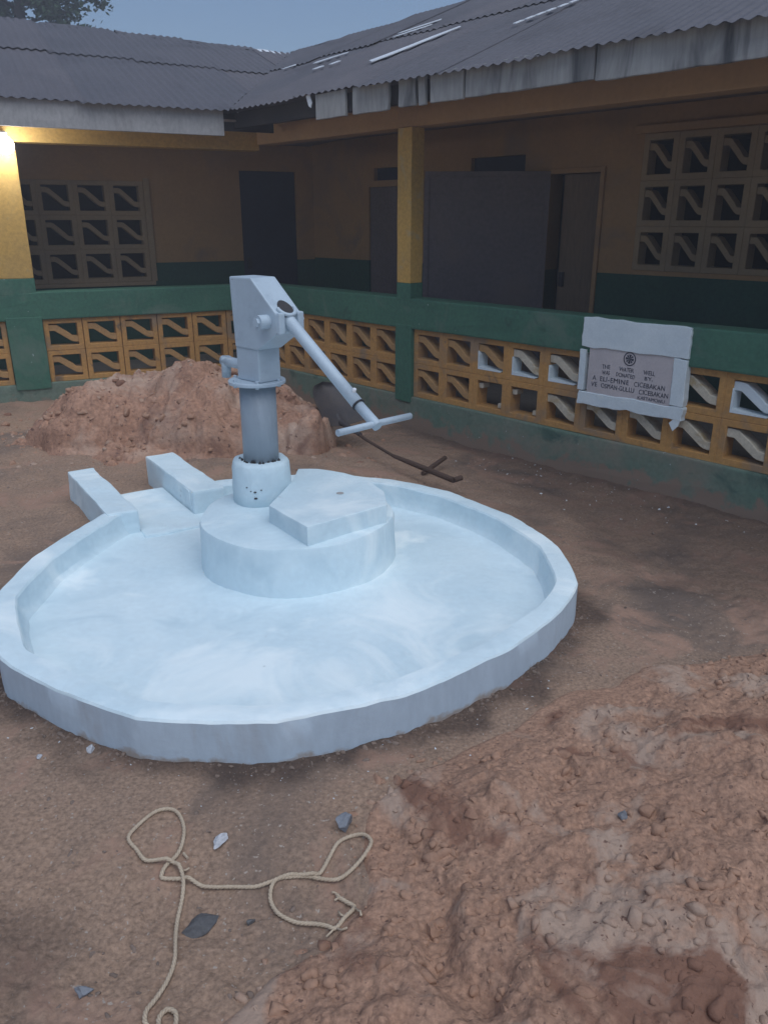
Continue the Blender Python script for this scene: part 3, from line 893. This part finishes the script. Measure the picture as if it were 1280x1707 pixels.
def lettering(txt, xc, zc, width, height):
    words = txt.split()
    tot = len(txt)
    pos = 0
    for wd_ in words:
        k = txt.index(wd_, pos); pos = k + len(wd_)
        word(wd_, xc - width / 2 + width * (k + len(wd_) / 2) / tot, zc, width * len(wd_) / tot * .95, height)
def word(txt, xc, zc, width, height):
    cu = bpy.data.curves.new('lettering', 'FONT')
    cu.body = txt
    cu.align_x = 'CENTER'
    cu.align_y = 'CENTER'
    cu.extrude = .02
    ob = bpy.data.objects.new('tmp_text', cu)
    COL.objects.link(ob)
    bpy.context.view_layer.update()
    dg = bpy.context.evaluated_depsgraph_get()
    me = bpy.data.meshes.new_from_object(ob.evaluated_get(dg))
    bpy.data.objects.remove(ob)
    bpy.data.curves.remove(cu)
    co = np.array([v.co[:] for v in me.vertices])
    w_, h_ = np.ptp(co[:, 0]), np.ptp(co[:, 1])
    cx, cy = co[:, 0].min() + w_ / 2, co[:, 1].min() + h_ / 2
    for v in me.vertices:
        x, y, z = v.co
        px_ = (x - cx) / w_ * width
        v.co = (px_ + .0015 * math.sin(px_ * 160), -z * .05, (y - cy) / h_ * height + .0012 * math.sin(px_ * 90))
    me.materials.clear()
    return link('lettering', me, 'ink', stone, loc=(xc - PX, -.0035, zc - .62))
lettering('THE   WATER   WELL', 3.988, .624, .375, .026)
lettering('WAS  DONATED   BY,', 3.984, .587, .36, .025)
lettering('A ELI-EMINE CICEBAKAN', 3.997, .545, .512, .029)
lettering('VE OSMAN-GULLU CICEBAKAN', 4.005, .503, .545, .029)
lettering('KASTAMONU', 4.165, .466, .19, .02)
m = MB()
seg = 28
for (r0, r1) in ((.036, .043), (.0, .028)):
    k = len(m.v)
    for i in range(seg):
        a = 2 * math.pi * i / seg
        m.v += [(r0 * math.cos(a), 0, r0 * math.sin(a)), (r1 * math.cos(a), 0, r1 * math.sin(a))]
    for i in range(seg):
        j = (i + 1) % seg
        if r0 > 0: m.f.append((k + 2 * i, k + 2 * i + 1, k + 2 * j + 1, k + 2 * j))
        elif i % 7 not in (1, 4): m.f.append((k + 2 * i, k + 2 * i + 1, k + 2 * j + 1))
m.build('emblem', 'ink', stone, loc=(3.992 - PX, -.0045, .692 - .62))

# ------------------------------------------------------------------ well basin
basin = empty('well_apron', (*BC, 0))
tag(basin, 'round white painted concrete well apron with raised rim and drain channel', 'well apron')
CD = Vector((-.545, .838)); CQ = Vector((.838, .545))          # drain runs along CD
cq0 = BC[0] * CQ.x + BC[1] * CQ.y; cp0 = BC[0] * CD.x + BC[1] * CD.y
Q0, Q1 = .985 - cq0, 1.300 - cq0                              # channel edges relative to the centre
RIM_Z = .15
def chan_angle(q, r):
    p = math.sqrt(max(r * r - q * q, 0))
    v = CQ * q + CD * p
    return math.atan2(v.y, v.x)
def rim_mesh():
    n = 260
    prof = [(0, -.12), (0, .0), (0, .07), (0, .142), (.005, .150), (.03, .152), (.055, .152), (.084, .150), (.090, .142), (.094, .10), (.100, .065), (.112, .045), (.15, .012)]
    V, F_ = [], []
    for (off, z) in prof:
        a1 = chan_angle(Q1, 1.17 - off)
        a0 = chan_angle(Q0, 1.17 - off)
        if a1 > a0: a1 -= 2 * math.pi
        st, en = a1, a0 - 2 * math.pi
        for i in range(n + 1):
            a = st + (en - st) * i / n
            r = float(rim_r(a)) - off
            w1 = .003 * mnoise.noise((math.cos(a) * 3, math.sin(a) * 3, z * 4 + off * 9)) + .003 * mnoise.noise((math.cos(a) * 14, math.sin(a) * 14, z * 20 + off * 30))
            zz = z + (.007 * mnoise.noise((math.cos(a) * 4 + 5, math.sin(a) * 4, off * 5)) + .003 * mnoise.noise((math.cos(a) * 19, math.sin(a) * 19, off * 40)) if z > .05 else 0)
            r += w1
            V.append((r * math.cos(a), r * math.sin(a), zz))
    k = n + 1
    for j in range(len(prof) - 1):
        for i in range(n):
            F_.append((j * k + i, j * k + i + 1, (j + 1) * k + i + 1, (j + 1) * k + i))
    F_.append(tuple(j * k for j in range(len(prof))))
    F_.append(tuple(j * k + n for j in range(len(prof)))[::-1])
    me = bpy.data.meshes.new('rim')
    me.from_pydata(V, [], F_)
    bm = bmesh.new(); bm.from_mesh(me)
    bmesh.ops.recalc_face_normals(bm, faces=bm.faces)
    for f in bm.faces: f.smooth = len(f.verts) == 4
    for e in bm.edges:
        if len(e.link_faces) == 2 and e.calc_face_angle(0) > .45: e.smooth = False
    bm.to_mesh(me); bm.free()
    # outside face: darker, bluer white paint, splashed with dirt at the foot
    me.materials.append(MATS['white_paint']); me.materials.append(MATS['white_paint_dark_splashed'])
    for p in me.polygons:
        if len(p.vertices) == 4 and p.index < n * 3: p.material_index = 1
    return me
rim = link('rim', rim_mesh(), None, basin)
# floor: dished plaster disc
rs = np.linspace(0, 1, 60); as_ = np.linspace(0, 2 * np.pi, 181)
RRg, AAg = np.meshgrid(rs, as_)
Rw = RRg * (rim_r(AAg) - .10)
Xd, Yd = Rw * np.cos(AAg), Rw * np.sin(AAg)
Zd = .030 + .006 * (RRg ** 2) + .006 * fbm(Xd * 3, Yd * 3, 51, 3) + .002 * fbm(Xd * 12, Yd * 12, 52, 3) + .006 * sstep(.86, .98, RRg)
link('floor', grid_mesh('floor', Xd, Yd, Zd), 'white_paint', basin)
# drain channel
def chan_box(q0, q1, p0, p1, z0, z1, name, mat, **k):
    m = MB()
    pts = []
    for q, p in ((q0, p0), (q1, p0), (q1, p1), (q0, p1)):
        v = CQ * q + CD * p
        pts.append((v.x, v.y))
    m.poly_prism(pts, 'z', z0, z1)
    return m.build(name, mat, basin, **k)
chan_box(Q0 - .150, Q0 - .002, .93, 1.785, -.1, .158, 'drain_wall', 'white_paint', bevel=.012, rough=.006, cuts=4)
chan_box(Q1 + .002, Q1 + .175, 1.03, 1.84, -.1, .16, 'drain_wall', 'white_paint', bevel=.012, rough=.006, cuts=4)
chan_box(Q0, Q1, .85, 1.55, -.05, .046, 'drain_floor', 'white_paint', bevel=.01, rough=.006, cuts=3)

# pedestal with raised cover slab and pump collar
PD = (-.40 - BC[0], 3.40 - BC[1])
jit = lambda a, z: .006 * math.sin(3 * a + 1) + .004 * math.sin(7 * a + z * 9)
MB().lathe([(.452, -.02), (.447, .05), (.441, .14), (.438, .228), (.433, .240), (.42, .243), (.30, .245), (.05, .247)], 80, PD[0], PD[1], jit).build('pedestal', 'white_paint', basin, smooth=True, rough=.003, sharp=.45)
sl = [(-.504, 3.26), (-.312, 2.997), (.012, 3.272), (.0, 3.45), (-.08, 3.62), (-.20, 3.74), (-.33, 3.80), (-.43, 3.80), (-.44, 3.60)]
MB().poly_prism([(x - BC[0], y - BC[1]) for x, y in sl], 'z', .22, .328)  .build('cover_slab', 'white_paint', basin, bevel=.005, rough=.004, cuts=4)
MB().lathe([(.0, 0), (.018, .0), (.012, .002), (.0, .002)], 10).build('chip_mark', 'fascia_board', basin, loc=(-.20 - BC[0], 3.42 - BC[1], .329))

# ------------------------------------------------------------------ hand pump
PA = (-.585, 3.615)
pump = empty('hand_pump', (*PA, .245), math.radians(-45))      # local x = towards the handle, y = across
tag(pump, 'grey blue hand pump with slanted head and long T handle on white pedestal', 'hand pump')
Z0 = .245
PCX, PCY = .02, -.01
cl = MB().lathe([(.142, -.02), (.140, .06), (.137, .15), (.134, .182), (.127, .195), (.110, .200), (.095, .199), (.084, .196)], 48, PCX - .005, PCY,
                lambda a, z: .003 * math.sin(4 * a) + .002 * math.sin(9 * a + z * 30)).build('collar', 'white_paint', pump, smooth=True, rough=.003)
rg = random.Random(3)
m = MB()
for i in range(13):                                            # broken mortar edge round the pipe
    a = math.radians(-125 + i * 12 + rg.uniform(-5, 5))
    r = .094 + rg.uniform(-.004, .008)
    hgt = rg.uniform(.004, .014)
    x, y = PCX - .005 + r * math.cos(a), PCY + r * math.sin(a)
    m.lathe([(.001, .186), (rg.uniform(.005, .010), .190), (.006, .2 + hgt * .4), (.001, .2 + hgt)], 6, x, y)
m.build('mortar_gap', 'dark_metal', cl)
m = MB()
for (da, dz, rr) in [(-14, .095, .005), (2, .075, .007), (14, .085, .004), (3, .045, .009), (-6, .078, .004)]:
    a = math.radians(-52 + da)
    x, y = PCX - .005 + .140 * math.cos(a), PCY + .140 * math.sin(a)
    m.lathe([(.0005, dz - rr * .6), (rr, dz - rr * .3), (rr, dz + rr * .2), (.0005, dz + rr * .5)], 7, x, y)
m.build('pit_mark', 'dark_metal', cl)
MB().tube([(PCX, PCY, .15), (PCX, PCY, .57)], .083, 32).build('standpipe', 'pipe_paint', pump, smooth=False)
for p in pump.children:
    if p.name.startswith('standpipe'):
        for q in p.data.polygons: q.use_smooth = len(q.vertices) == 4
MB().lathe([(.083, .555), (.128, .556), (.130, .560), (.130, .570), (.127, .573), (.083, .574)], 40, PCX, PCY).build('flange', 'pump_paint', pump, bevel=0)
m = MB()
for i in range(6):
    a = 2 * math.pi * (i + .4) / 6
    m.lathe([(.009, .547), (.009, .583), (.001, .585)], 6, PCX + .112 * math.cos(a), PCY + .112 * math.sin(a))
m.build('bolt', 'pump_paint', pump)
z = lambda v: v - Z0
# head: side profile extruded across
prof_h = [(-.055, z(1.268)), (.100, z(1.268)), (.27, z(1.128)), (.275, z(1.055)), (.255, z(1.04)), (.125, z(.965)), (-.04, z(.965)), (-.05, z(1.15))]
hd = MB().poly_prism(prof_h, 'y', -.075, .058).build('head', 'pump_paint', pump, bevel=.007, seg=2)
MB().box(-.045, .120, -.068, .050, z(.82), z(.968)).build('neck', 'pump_paint', pump, bevel=.006)
# handle slot: dark recess plate on the slanted nose, with its collar
sn = Vector((.14, 0, .17)).normalized()
nose = Vector((.232, -.004, z(1.160)))
bas = Matrix((sn.cross(Vector((0, 1, 0))).normalized(), Vector((0, 1, 0)), sn)).transposed()
nose = Vector((.256, -.008, z(1.1405)))
ov = [(.050 * math.cos(2 * math.pi * i / 24) * (1.15 if math.cos(2 * math.pi * i / 24) > 0 else .75), .036 * math.sin(2 * math.pi * i / 24)) for i in range(24)]
slot = MB().poly_prism(ov, 'z', -.02, .0035).build('handle_slot', 'dark_metal', hd)
slot.rotation_euler = bas.to_euler(); slot.location = nose
arc = [(-.046 * math.sin(math.pi * i / 16) * .95 + .012, .043 * math.cos(math.pi * i / 16), .004) for i in range(17)]
lip = MB().tube(arc, .0085, 8).build('slot_lip', 'pump_paint', hd)
lip.rotation_euler = bas.to_euler(); lip.location = nose
# pivot hubs on both cheeks
for s, y0, y1 in ((-1, -.125, -.070), (1, .055, .10)):
    MB().tube([(.205, y0, z(1.095)), (.205, (y0 + y1) / 2, z(1.095)), (.205, y1, z(1.095))], .030, 20).build('pivot_hub', 'pump_paint', pump)
    MB().tube([(.205, y0 - .012 if s < 0 else y1 + .012, z(1.095)), (.205, y0 if s < 0 else y1, z(1.095))], .019, 6).build('pivot_nut', 'pump_paint', pump)
MB().box(.232, .285, -.073, -.040, z(1.045), z(1.135)).build('fork_cheek', 'pump_paint', pump, bevel=.008)
MB().box(.232, .285, .028, .062, z(1.045), z(1.135)).build('fork_cheek', 'pump_paint', pump, bevel=.008)
# handle
h0, h1, h2 = Vector((.222, -.008, z(1.132))), Vector((.690, -.008, z(.805))), Vector((.79, -.008, z(.742)))
hn = MB().tube([h0, h0.lerp(h1, .08), h0.lerp(h1, .5), h1], [.029, .027, .026, .026], 18).build('handle', 'pump_paint', pump)
MB().tube([h0.lerp(h1, .995), h1.lerp(h2, .03)], .0275, 18).build('ring', 'dark_metal', hn)
MB().tube([h1.lerp(h2, .031), h2, h2 + (h2 - h1) * .12], .0215, 16).build('handle_end', 'pump_paint', hn)
MB().tube([h1 + Vector((-.03, 0, .035)), h1 + Vector((-.02, 0, .062))], .008, 8).build('set_bolt', 'pale_sheet', hn)
MB().tube([(h2.x - .005, -.205, h2.z), (h2.x - .005, 0, h2.z + .001), (h2.x - .005, .195, h2.z - .001)], .0135, 14).build('grip_bar', 'pump_paint', hn)
# spout at the back, bent down
m = MB().tube([(-.03, -.005, z(.868)), (-.14, -.005, z(.870)), (-.247, -.005, z(.872))], .024, 16)
m.tube([(-.224, -.005, z(.893)), (-.226, -.005, z(.85)), (-.230, -.005, z(.795))], [.0235, .023, .022], 16)
sp = m.build('spout', 'pump_paint', pump)
for q in sp.data.polygons: q.use_smooth = len(q.vertices) == 4
for nm in ('handle', ):
    for q in hn.data.polygons: q.use_smooth = len(q.vertices) == 4
for ch in list(hn.children):
    for q in ch.data.polygons: q.use_smooth = len(q.vertices) == 4

# ------------------------------------------------------------------ rope
def catmull(P, sub=7):
    out = []
    P = [Vector(p) for p in P]
    for i in range(len(P) - 1):
        p0, p1, p2, p3 = P[max(i - 1, 0)], P[i], P[i + 1], P[min(i + 2, len(P) - 1)]
        for k in range(sub):
            t = k / sub
            out.append(.5 * ((2 * p1) + (-p0 + p2) * t + (2 * p0 - 5 * p1 + 4 * p2 - p3) * t * t + (-p0 + 3 * p1 - 3 * p2 + p3) * t ** 3))
    out.append(P[-1])
    return out
ROPE = [(-0.436, 1.095), (-0.448, 1.129), (-0.441, 1.149), (-0.43, 1.152), (-0.416, 1.139), (-0.413, 1.108), (-0.442, 1.112), (-0.459, 1.111), (-0.474, 1.124), (-0.479, 1.149), (-0.469, 1.18), (-0.457, 1.229), (-0.455, 1.28), (-0.472, 1.354), (-0.479, 1.399), (-0.481, 1.454), (-0.489, 1.501), (-0.508, 1.538), (-0.541, 1.554), (-0.594, 1.558), (-0.627, 1.589), (-0.659, 1.626), (-0.645, 1.673), (-0.615, 1.719), (-0.58, 1.73), (-0.55, 1.712), (-0.525, 1.664), (-0.517, 1.614), (-0.523, 1.577), (-0.542, 1.546), (-0.547, 1.523), (-0.541, 1.51), (-0.5, 1.506), (-0.477, 1.504), (-0.439, 1.488), (-0.371, 1.486), (-0.314, 1.484), (-0.271, 1.498), (-0.227, 1.513), (-0.176, 1.516), (-0.157, 1.527), (-0.139, 1.565), (-0.118, 1.614), (-0.083, 1.638), (-0.053, 1.638), (-0.033, 1.609), (-0.046, 1.573), (-0.079, 1.531), (-0.113, 1.506), (-0.158, 1.508), (-0.182, 1.515), (-0.227, 1.51), (-0.263, 1.501), (-0.273, 1.475), (-0.267, 1.443), (-0.243, 1.409), (-0.203, 1.387), (-0.159, 1.379), (-0.132, 1.371), (-0.11, 1.36), (-0.09, 1.392), (-0.07, 1.423), (-0.087, 1.44), (-0.107, 1.457), (-0.113, 1.468)]
lift = {16: .006, 17: .012, 18: .012, 32: .004, 33: .010, 38: .006, 39: .010, 49: .004, 50: .0, 51: .0}
RR_ = .0052
def rope_pt(x, y, dz=0.): return (x, y, top_z(x, y) + RR_ + dz)
cen = catmull([(x, y, 0) for x, y in ROPE], 9)
zs = np.array([top_z(p.x, p.y) for p in cen])
zs = np.array([max(zs[max(0, i - 3):i + 4]) for i in range(len(zs))])       # a taut rope bridges small dips
zs = np.convolve(np.pad(zs, 6, mode='edge'), np.ones(13) / 13, 'valid')
for i, p in enumerate(cen):
    k = i / 9
    d = 0.
    for a, v in lift.items(): d = max(d, v * max(0, 1 - abs(k - a)))
    p.z = zs[i] + RR_ + d
rope = empty('rope', (-.48, 1.45, gz(-.48, 1.45)))
tag(rope, 'beige twisted rope with two loops lying tangled on the foreground ground', 'rope')
off = Vector(rope.location)
# three twisted strands
acc = 0.
m = MB()
strands = [[], [], []]
for i, p in enumerate(cen):
    t = (cen[min(i + 1, len(cen) - 1)] - cen[max(i - 1, 0)]).normalized()
    if i: acc += (cen[i] - cen[i - 1]).length
    s = t.cross(Vector((0, 0, 1))).normalized()
    u = s.cross(t)
    for k in range(3):
        a = acc / .030 * 2 * math.pi + k * 2.094
        strands[k].append(p - off + (s * math.cos(a) + u * math.sin(a)) * .0024)
for st in strands: m.tube(st, .0031, 6)
m.build('strand', 'rope_fibre', rope, smooth=True)
FR = [[(-0.11, 1.366), (-0.118, 1.352), (-0.13, 1.341)], [(-0.11, 1.36), (-0.095, 1.35), (-0.083, 1.341)], [(-0.07, 1.423), (-0.058, 1.405), (-0.055, 1.395), (-0.052, 1.376)],
      [(-0.107, 1.457), (-.112, 1.452), (-0.117, 1.445)], [(-.113, 1.468), (-.119, 1.472), (-.125, 1.470)], [(-0.5, 1.531), (-.49, 1.533), (-0.482, 1.538)], [(-0.09, 1.392), (-.1, 1.40), (-.106, 1.41)]]
for f in FR: MB().tube([Vector(rope_pt(x, y, .003)) - off for x, y in f], .0026, 6).build('frayed_end', 'rope_fibre', rope, smooth=True)
bt = MB().tube([(0, 0, 0), (.015, -.018, .001)], .0035, 6).build('rope_scrap', 'rope_fibre', None, loc=rope_pt(-.508, 1.585))
tag(bt, 'tiny cut scrap of beige rope beside the left loop', 'rope scrap')

# ------------------------------------------------------------------ loose stones
def rock_mesh(name, sx, sy, sz, seed, sub=3, sharp=.35):
    bm = bmesh.new()
    bmesh.ops.create_icosphere(bm, subdivisions=sub, radius=1)
    rg = random.Random(seed)
    cutsn = [(Vector((rg.uniform(-1, 1), rg.uniform(-1, 1), rg.uniform(-.6, 1))).normalized(), rg.uniform(.38, .8)) for _ in range(12)]
    for v in bm.verts:
        p = v.co.copy()
        for n_, d_ in cutsn:
            e = p.dot(n_) - d_
            if e > 0: p -= n_ * e
        p += Vector(mnoise.noise_vector(p * 2.3 + Vector((seed, 0, 0)))) * .10 + Vector(mnoise.noise_vector(p * 6 + Vector((seed, 0, 0)))) * .035
        v.co = Vector((p.x * sx, p.y * sy, p.z * sz))
    me = bpy.data.meshes.new(name)
    bm.to_mesh(me); bm.free()
    return me
STN = [(-.103, 1.671, .033, .026, .034, 'grey_stone', 'blue grey rock beside the right rope loop', .4),
       (-.422, 1.618, .028, .018, .018, 'white_stone', 'pale pointed stone between the two rope loops', 1.),
       (-.427, 1.387, .050, .032, .020, 'slate', 'flat dark slate slab beside the hanging rope length', .5),
       (-.622, 1.201, .026, .018, .018, 'grey_stone', 'pale blue grey stone near the bottom left corner', .2),
       (-.31, 1.395, .012, .010, .010, 'slate', 'small dark pebble right of the slate slab', 0),
       (-.881, 1.99, .022, .015, .014, 'white_stone', 'white stone chip against the front of the apron', 2.),
       (-1.024, 1.955, .014, .010, .008, 'white_stone', 'small pale chip left of the apron front', 1.),
       (.108, 1.345, .024, .020, .018, 'clod_soil', 'rounded tan clod in the gully of the front heap', 1.),
       (.599, 1.611, .020, .016, .016, 'grey_stone', 'greyish stone half buried in the front soil heap', 1.)]
for i, (x, y, sx, sy, sz, mt, lb, rz) in enumerate(STN):
    o = link('stone', rock_mesh('stone', sx, sy, sz, 20 + i), mt, None, loc=(x, y, top_z(x, y) + sz * .45), rot=(0, 0, rz))
    tag(o, lb, 'stone', 'loose stones on the ground')

# clods, crumbs and paint flecks too many to count
def scatter(name, label, spots, mat, seed, flat=.7, nver=7, big=.011, sink=-.12):
    protos = {}
    for lv in (1, 2):
        for k in range(nver):
            me = rock_mesh('tmp', 1, .85, flat, seed + k, lv)
            protos[lv, k] = (np.array([q.co[:] for q in me.vertices]), np.array([tuple(p.vertices) for p in me.polygons]))
            bpy.data.meshes.remove(me)
    V, F_, SM = [], [], []
    k = 0
    rgl = np.random.default_rng(seed)
    for (x, y, z, r) in spots:
        lv = 2 if r > big else 1
        v, f = protos[lv, int(rgl.integers(nver))]
        q = v * (r * np.array([rgl.uniform(.8, 1.35), rgl.uniform(.7, 1.1), rgl.uniform(.7, 1.15)]))
        M = np.array((Quaternion((0, 0, 1), rgl.uniform(0, 6.28)) @ Quaternion((1, 0, 0), rgl.normal(0, .35)) @ Quaternion((0, 1, 0), rgl.normal(0, .35))).to_matrix())
        q = q @ M.T + np.array([x, y, z + r * sink])
        V.append(q); F_.append(f + k); k += len(q)
        SM.append(np.full(len(f), lv == 2))
    V = np.concatenate(V); F_ = np.concatenate(F_); SM = np.concatenate(SM)
    me = bpy.data.meshes.new(name)
    me.vertices.add(len(V)); me.vertices.foreach_set('co', V.astype(np.float32).ravel())
    me.loops.add(F_.size); me.loops.foreach_set('vertex_index', F_.astype(np.int32).ravel())
    me.polygons.add(len(F_)); me.polygons.foreach_set('loop_start', np.arange(0, F_.size, 3, dtype=np.int32))
    me.polygons.foreach_set('use_smooth', SM)
    me.update(calc_edges=True)
    o = link(name, me, mat)
    tag(o, label, name.replace('_', ' '), kind='stuff')
    return o
sp_ = []
rgc = np.random.default_rng(77)
_dens = fbm(Xf * 2.2, Yf * 2.2, 61, 3)
def dens(x, y): return float(_dens[min(max(int((y - yy[0]) / (yy[1] - yy[0])), 0), len(yy) - 1), min(max(int((x - xs[0]) / (xs[1] - xs[0])), 0), len(xs) - 1)])
while len(sp_) < 9500:                       # crumbs and clods over the front heap, denser in drifts
    x, y = rgc.uniform(-.5, 2.2), rgc.uniform(.7, 2.8)
    if front_d(x, y) < -.10 + .16 * rgc.random(): continue
    if rgc.random() > .45 + 1.1 * dens(x, y): continue
    r = .0025 + .030 * rgc.random() ** 7
    sp_.append((x, y, top_z(x, y), r))
for _ in range(2600):
    x, y = rgc.uniform(-3.1, 0), rgc.uniform(4.75, 6.6)
    zb_ = back_z(x, y)
    if zb_ < .02 and rgc.random() > .25: continue
    if -depth_in(A_L, x, y) < .08 or math.hypot(x - BC[0], y - BC[1]) < 1.3: continue
    sp_.append((x, y, top_z(x, y), .005 + .055 * rgc.random() ** 7))
for _ in range(170):
    x, y = rgc.normal(-2.45, .3), rgc.normal(5.7, .4)
    if -depth_in(A_L, x, y) < .08: continue
    sp_.append((x, y, top_z(x, y), .008 + .045 * rgc.random() ** 4))
scatter('soil_clods', 'crumbly reddish clods scattered over the soil heaps', sp_, 'clod_soil', 101)
sp_ = []
for _ in range(4200):
    y = .9 + 6.5 * rgc.random() ** 1.6
    x = rgc.uniform(-1, 1) * (y * .56 + .3)
    if math.hypot(x - BC[0], y - BC[1]) < 1.24: continue
    if -depth_in(A_R, x, y) < .05 or -depth_in(A_L, x, y) < .05: continue
    sp_.append((x, y, gz(x, y), .002 + .011 * rgc.random() ** 6))
for _ in range(1500):                                     # soil kicked against the foot of the apron
    a = rgc.uniform(-math.pi, math.pi)
    r = float(rim_r(a)) + abs(rgc.normal(0, .028))
    x, y = BC[0] + r * math.cos(a), BC[1] + r * math.sin(a)
    sp_.append((x, y, gz(x, y), .003 + .012 * rgc.random() ** 4))
scatter('ground_crumbs', 'small dark crumbs of earth strewn over the trodden ground', sp_, 'clod_grey', 121)
sp_ = []
for _ in range(420):                                      # white paint flecks round the apron
    a = rgc.uniform(-math.pi, math.pi)
    r = float(rim_r(a)) + .02 + abs(rgc.normal(0, .09))
    x, y = BC[0] + r * math.cos(a), BC[1] + r * math.sin(a)
    sp_.append((x, y, top_z(x, y), .0015 + .007 * rgc.random() ** 5))
for _ in range(260):                                      # and below the plaque
    t = rgc.normal(3.7, .55); d = abs(rgc.normal(0, .35)) + .04
    p = to_world(A_R, t, -d)
    sp_.append((p[0], p[1], gz(p[0], p[1]), .003 + .013 * rgc.random() ** 5))
scatter('paint_flecks', 'tiny white paint flecks round the apron and under the plaque', sp_, 'fleck', 141, .35)

# ------------------------------------------------------------------ shovel and stick behind the apron
sv = empty('shovel', (-.40, 5.86, .06), 0)
tag(sv, 'dark round bladed shovel with thin wooden shaft lying behind the apron', 'shovel')
m = MB()
ns = 13
ax = Vector((.55, -.835, 0)).normalized(); sx_ = Vector((.835, .55, 0))
b0 = Vector((.10, -.22, .03)); tipd = Vector((-.40, .42, .62)).normalized(); bn_ = sx_.cross(tipd).normalized()
V = []
for i in range(ns):
    t = 1 - i / (ns - 1)                      # t = 0 at the shoulders, 1 at the tip
    wdt = .165 if t < .4 else .165 * math.sqrt(max(1 - ((t - .4) / .6) ** 2, 0))
    for j in range(9):
        u = (j / 8 - .5) * 2
        V.append(b0 + tipd * (t * .36) + sx_ * (u * wdt) + bn_ * (.045 * u * u + .03 * math.sin(t * 3.1)))
for k_ in (0, 1):
    for p in V: q = p - bn_ * .004 * k_; m.v.append(tuple(q))
for i in range(ns - 1):
    for j in range(8):
        a = i * 9 + j
        m.f.append((a, a + 1, a + 10, a + 9))
        a += ns * 9
        m.f.append((a, a + 9, a + 10, a + 1))
m.build('blade', 'shovel_steel', sv, smooth=True)
e0 = b0 + tipd * .03
e1 = Vector((.059 + .40, 4.988 - 5.86, -.01)); e2 = Vector((.41 + .40, 4.457 - 5.86, -.005))
MB().tube([e0 + tipd * .06, e0, e0.lerp(e1, .15), e0.lerp(e1, .4)], [.030, .026, .020, .016], 10).build('socket', 'shovel_steel', sv)
MB().tube([e0, e0.lerp(e1, .5) + Vector((0, 0, -.01)), e1], [.011, .010, .010], 10).build('shaft', 'wood_handle', sv)
MB().tube([e1, e1.lerp(e2, .35), e2], [.012, .017, .018], 10).build('handle', 'wood_handle', sv)
MB().tube([e2 + Vector((-.0, -.0, 0)), e2 + Vector((.05, .045, .0))], .017, 8).build('grip', 'wood_handle', sv)
st = MB().tube([(0, 0, 0), (.07, .14, .006), (.166, .32, .012)], [.014, .017, .015], 8).build('stick', 'wood_handle', None, rough=.004, loc=(.251, 4.881, gz(.251, 4.881) + .015))
tag(st, 'short dark stick lying beside the shovel handle', 'stick')

# ------------------------------------------------------------------ tree beyond the left roof
tr = empty('tree', (-9.1, 22.5, -.05))
tag(tr, 'leafy tree rising beyond the left roof ridge', 'tree')
rgt = random.Random(12)
m = MB()
m.tube([(0, 0, 0), (.1, 0, 2), (.0, .1, 4.2), (.15, 0, 6.2), (.3, 0, 8.5)], [.28, .22, .18, .13, .05], 10)
tips = []
for i in range(26):
    h = rgt.uniform(4.6, 8.4); a = rgt.uniform(0, 6.28); L_ = rgt.uniform(1., 2.7)
    b0 = Vector((.1, 0, h)); b1 = b0 + Vector((math.cos(a) * L_ * .55, math.sin(a) * L_ * .55, .35)); b2 = b0 + Vector((math.cos(a) * L_, math.sin(a) * L_, rgt.uniform(.1, .9)))
    m.tube([b0, b1, b2], [.05, .028, .010], 6)
    tips += [b1, b2, b1.lerp(b2, .5), b0.lerp(b1, .6)]
m.build('trunk', 'bark', tr, smooth=True)
m = MB()
for t in tips:
    for cl_ in range(rgt.randint(3, 5)):
        cc = t + Vector((rgt.gauss(0, .28), rgt.gauss(0, .28), rgt.gauss(0, .2)))
        for _ in range(60):
            p = cc + Vector((rgt.gauss(0, .16), rgt.gauss(0, .16), rgt.gauss(0, .11)))
            d1_ = Vector((rgt.uniform(-1, 1), rgt.uniform(-1, 1), rgt.uniform(-.7, .3))).normalized()
            d2_ = d1_.orthogonal().normalized()
            L_, W_ = rgt.uniform(.09, .17), rgt.uniform(.035, .06)
            k = len(m.v)
            m.v += [tuple(p), tuple(p + d1_ * L_ * .5 + d2_ * W_), tuple(p + d1_ * L_), tuple(p + d1_ * L_ * .5 - d2_ * W_)]
            m.f.append((k, k + 1, k + 2, k + 3))
me = bpy.data.meshes.new('crown')
me.from_pydata(m.v, [], m.f)
link('crown', me, 'leaf', tr)

# ------------------------------------------------------------------ evening haze in the yard
hm = bpy.data.materials.new('haze')
hm.use_nodes = True
hm.node_tree.nodes.clear()
pv = hm.node_tree.nodes.new('ShaderNodeVolumePrincipled')
pv.inputs['Color'].default_value = (.88, .87, .92, 1)
pv.inputs['Density'].default_value = .012
pv.inputs['Anisotropy'].default_value = .2
ho = hm.node_tree.nodes.new('ShaderNodeOutputMaterial')
hm.node_tree.links.new(pv.outputs[0], ho.inputs['Volume'])
MATS['haze'] = hm
hz = MB().box(-140, 140, -70, 160, -1.3, 10.8).build('haze', 'haze')
tag(hz, 'thin evening haze filling the school yard', 'haze', kind='stuff')
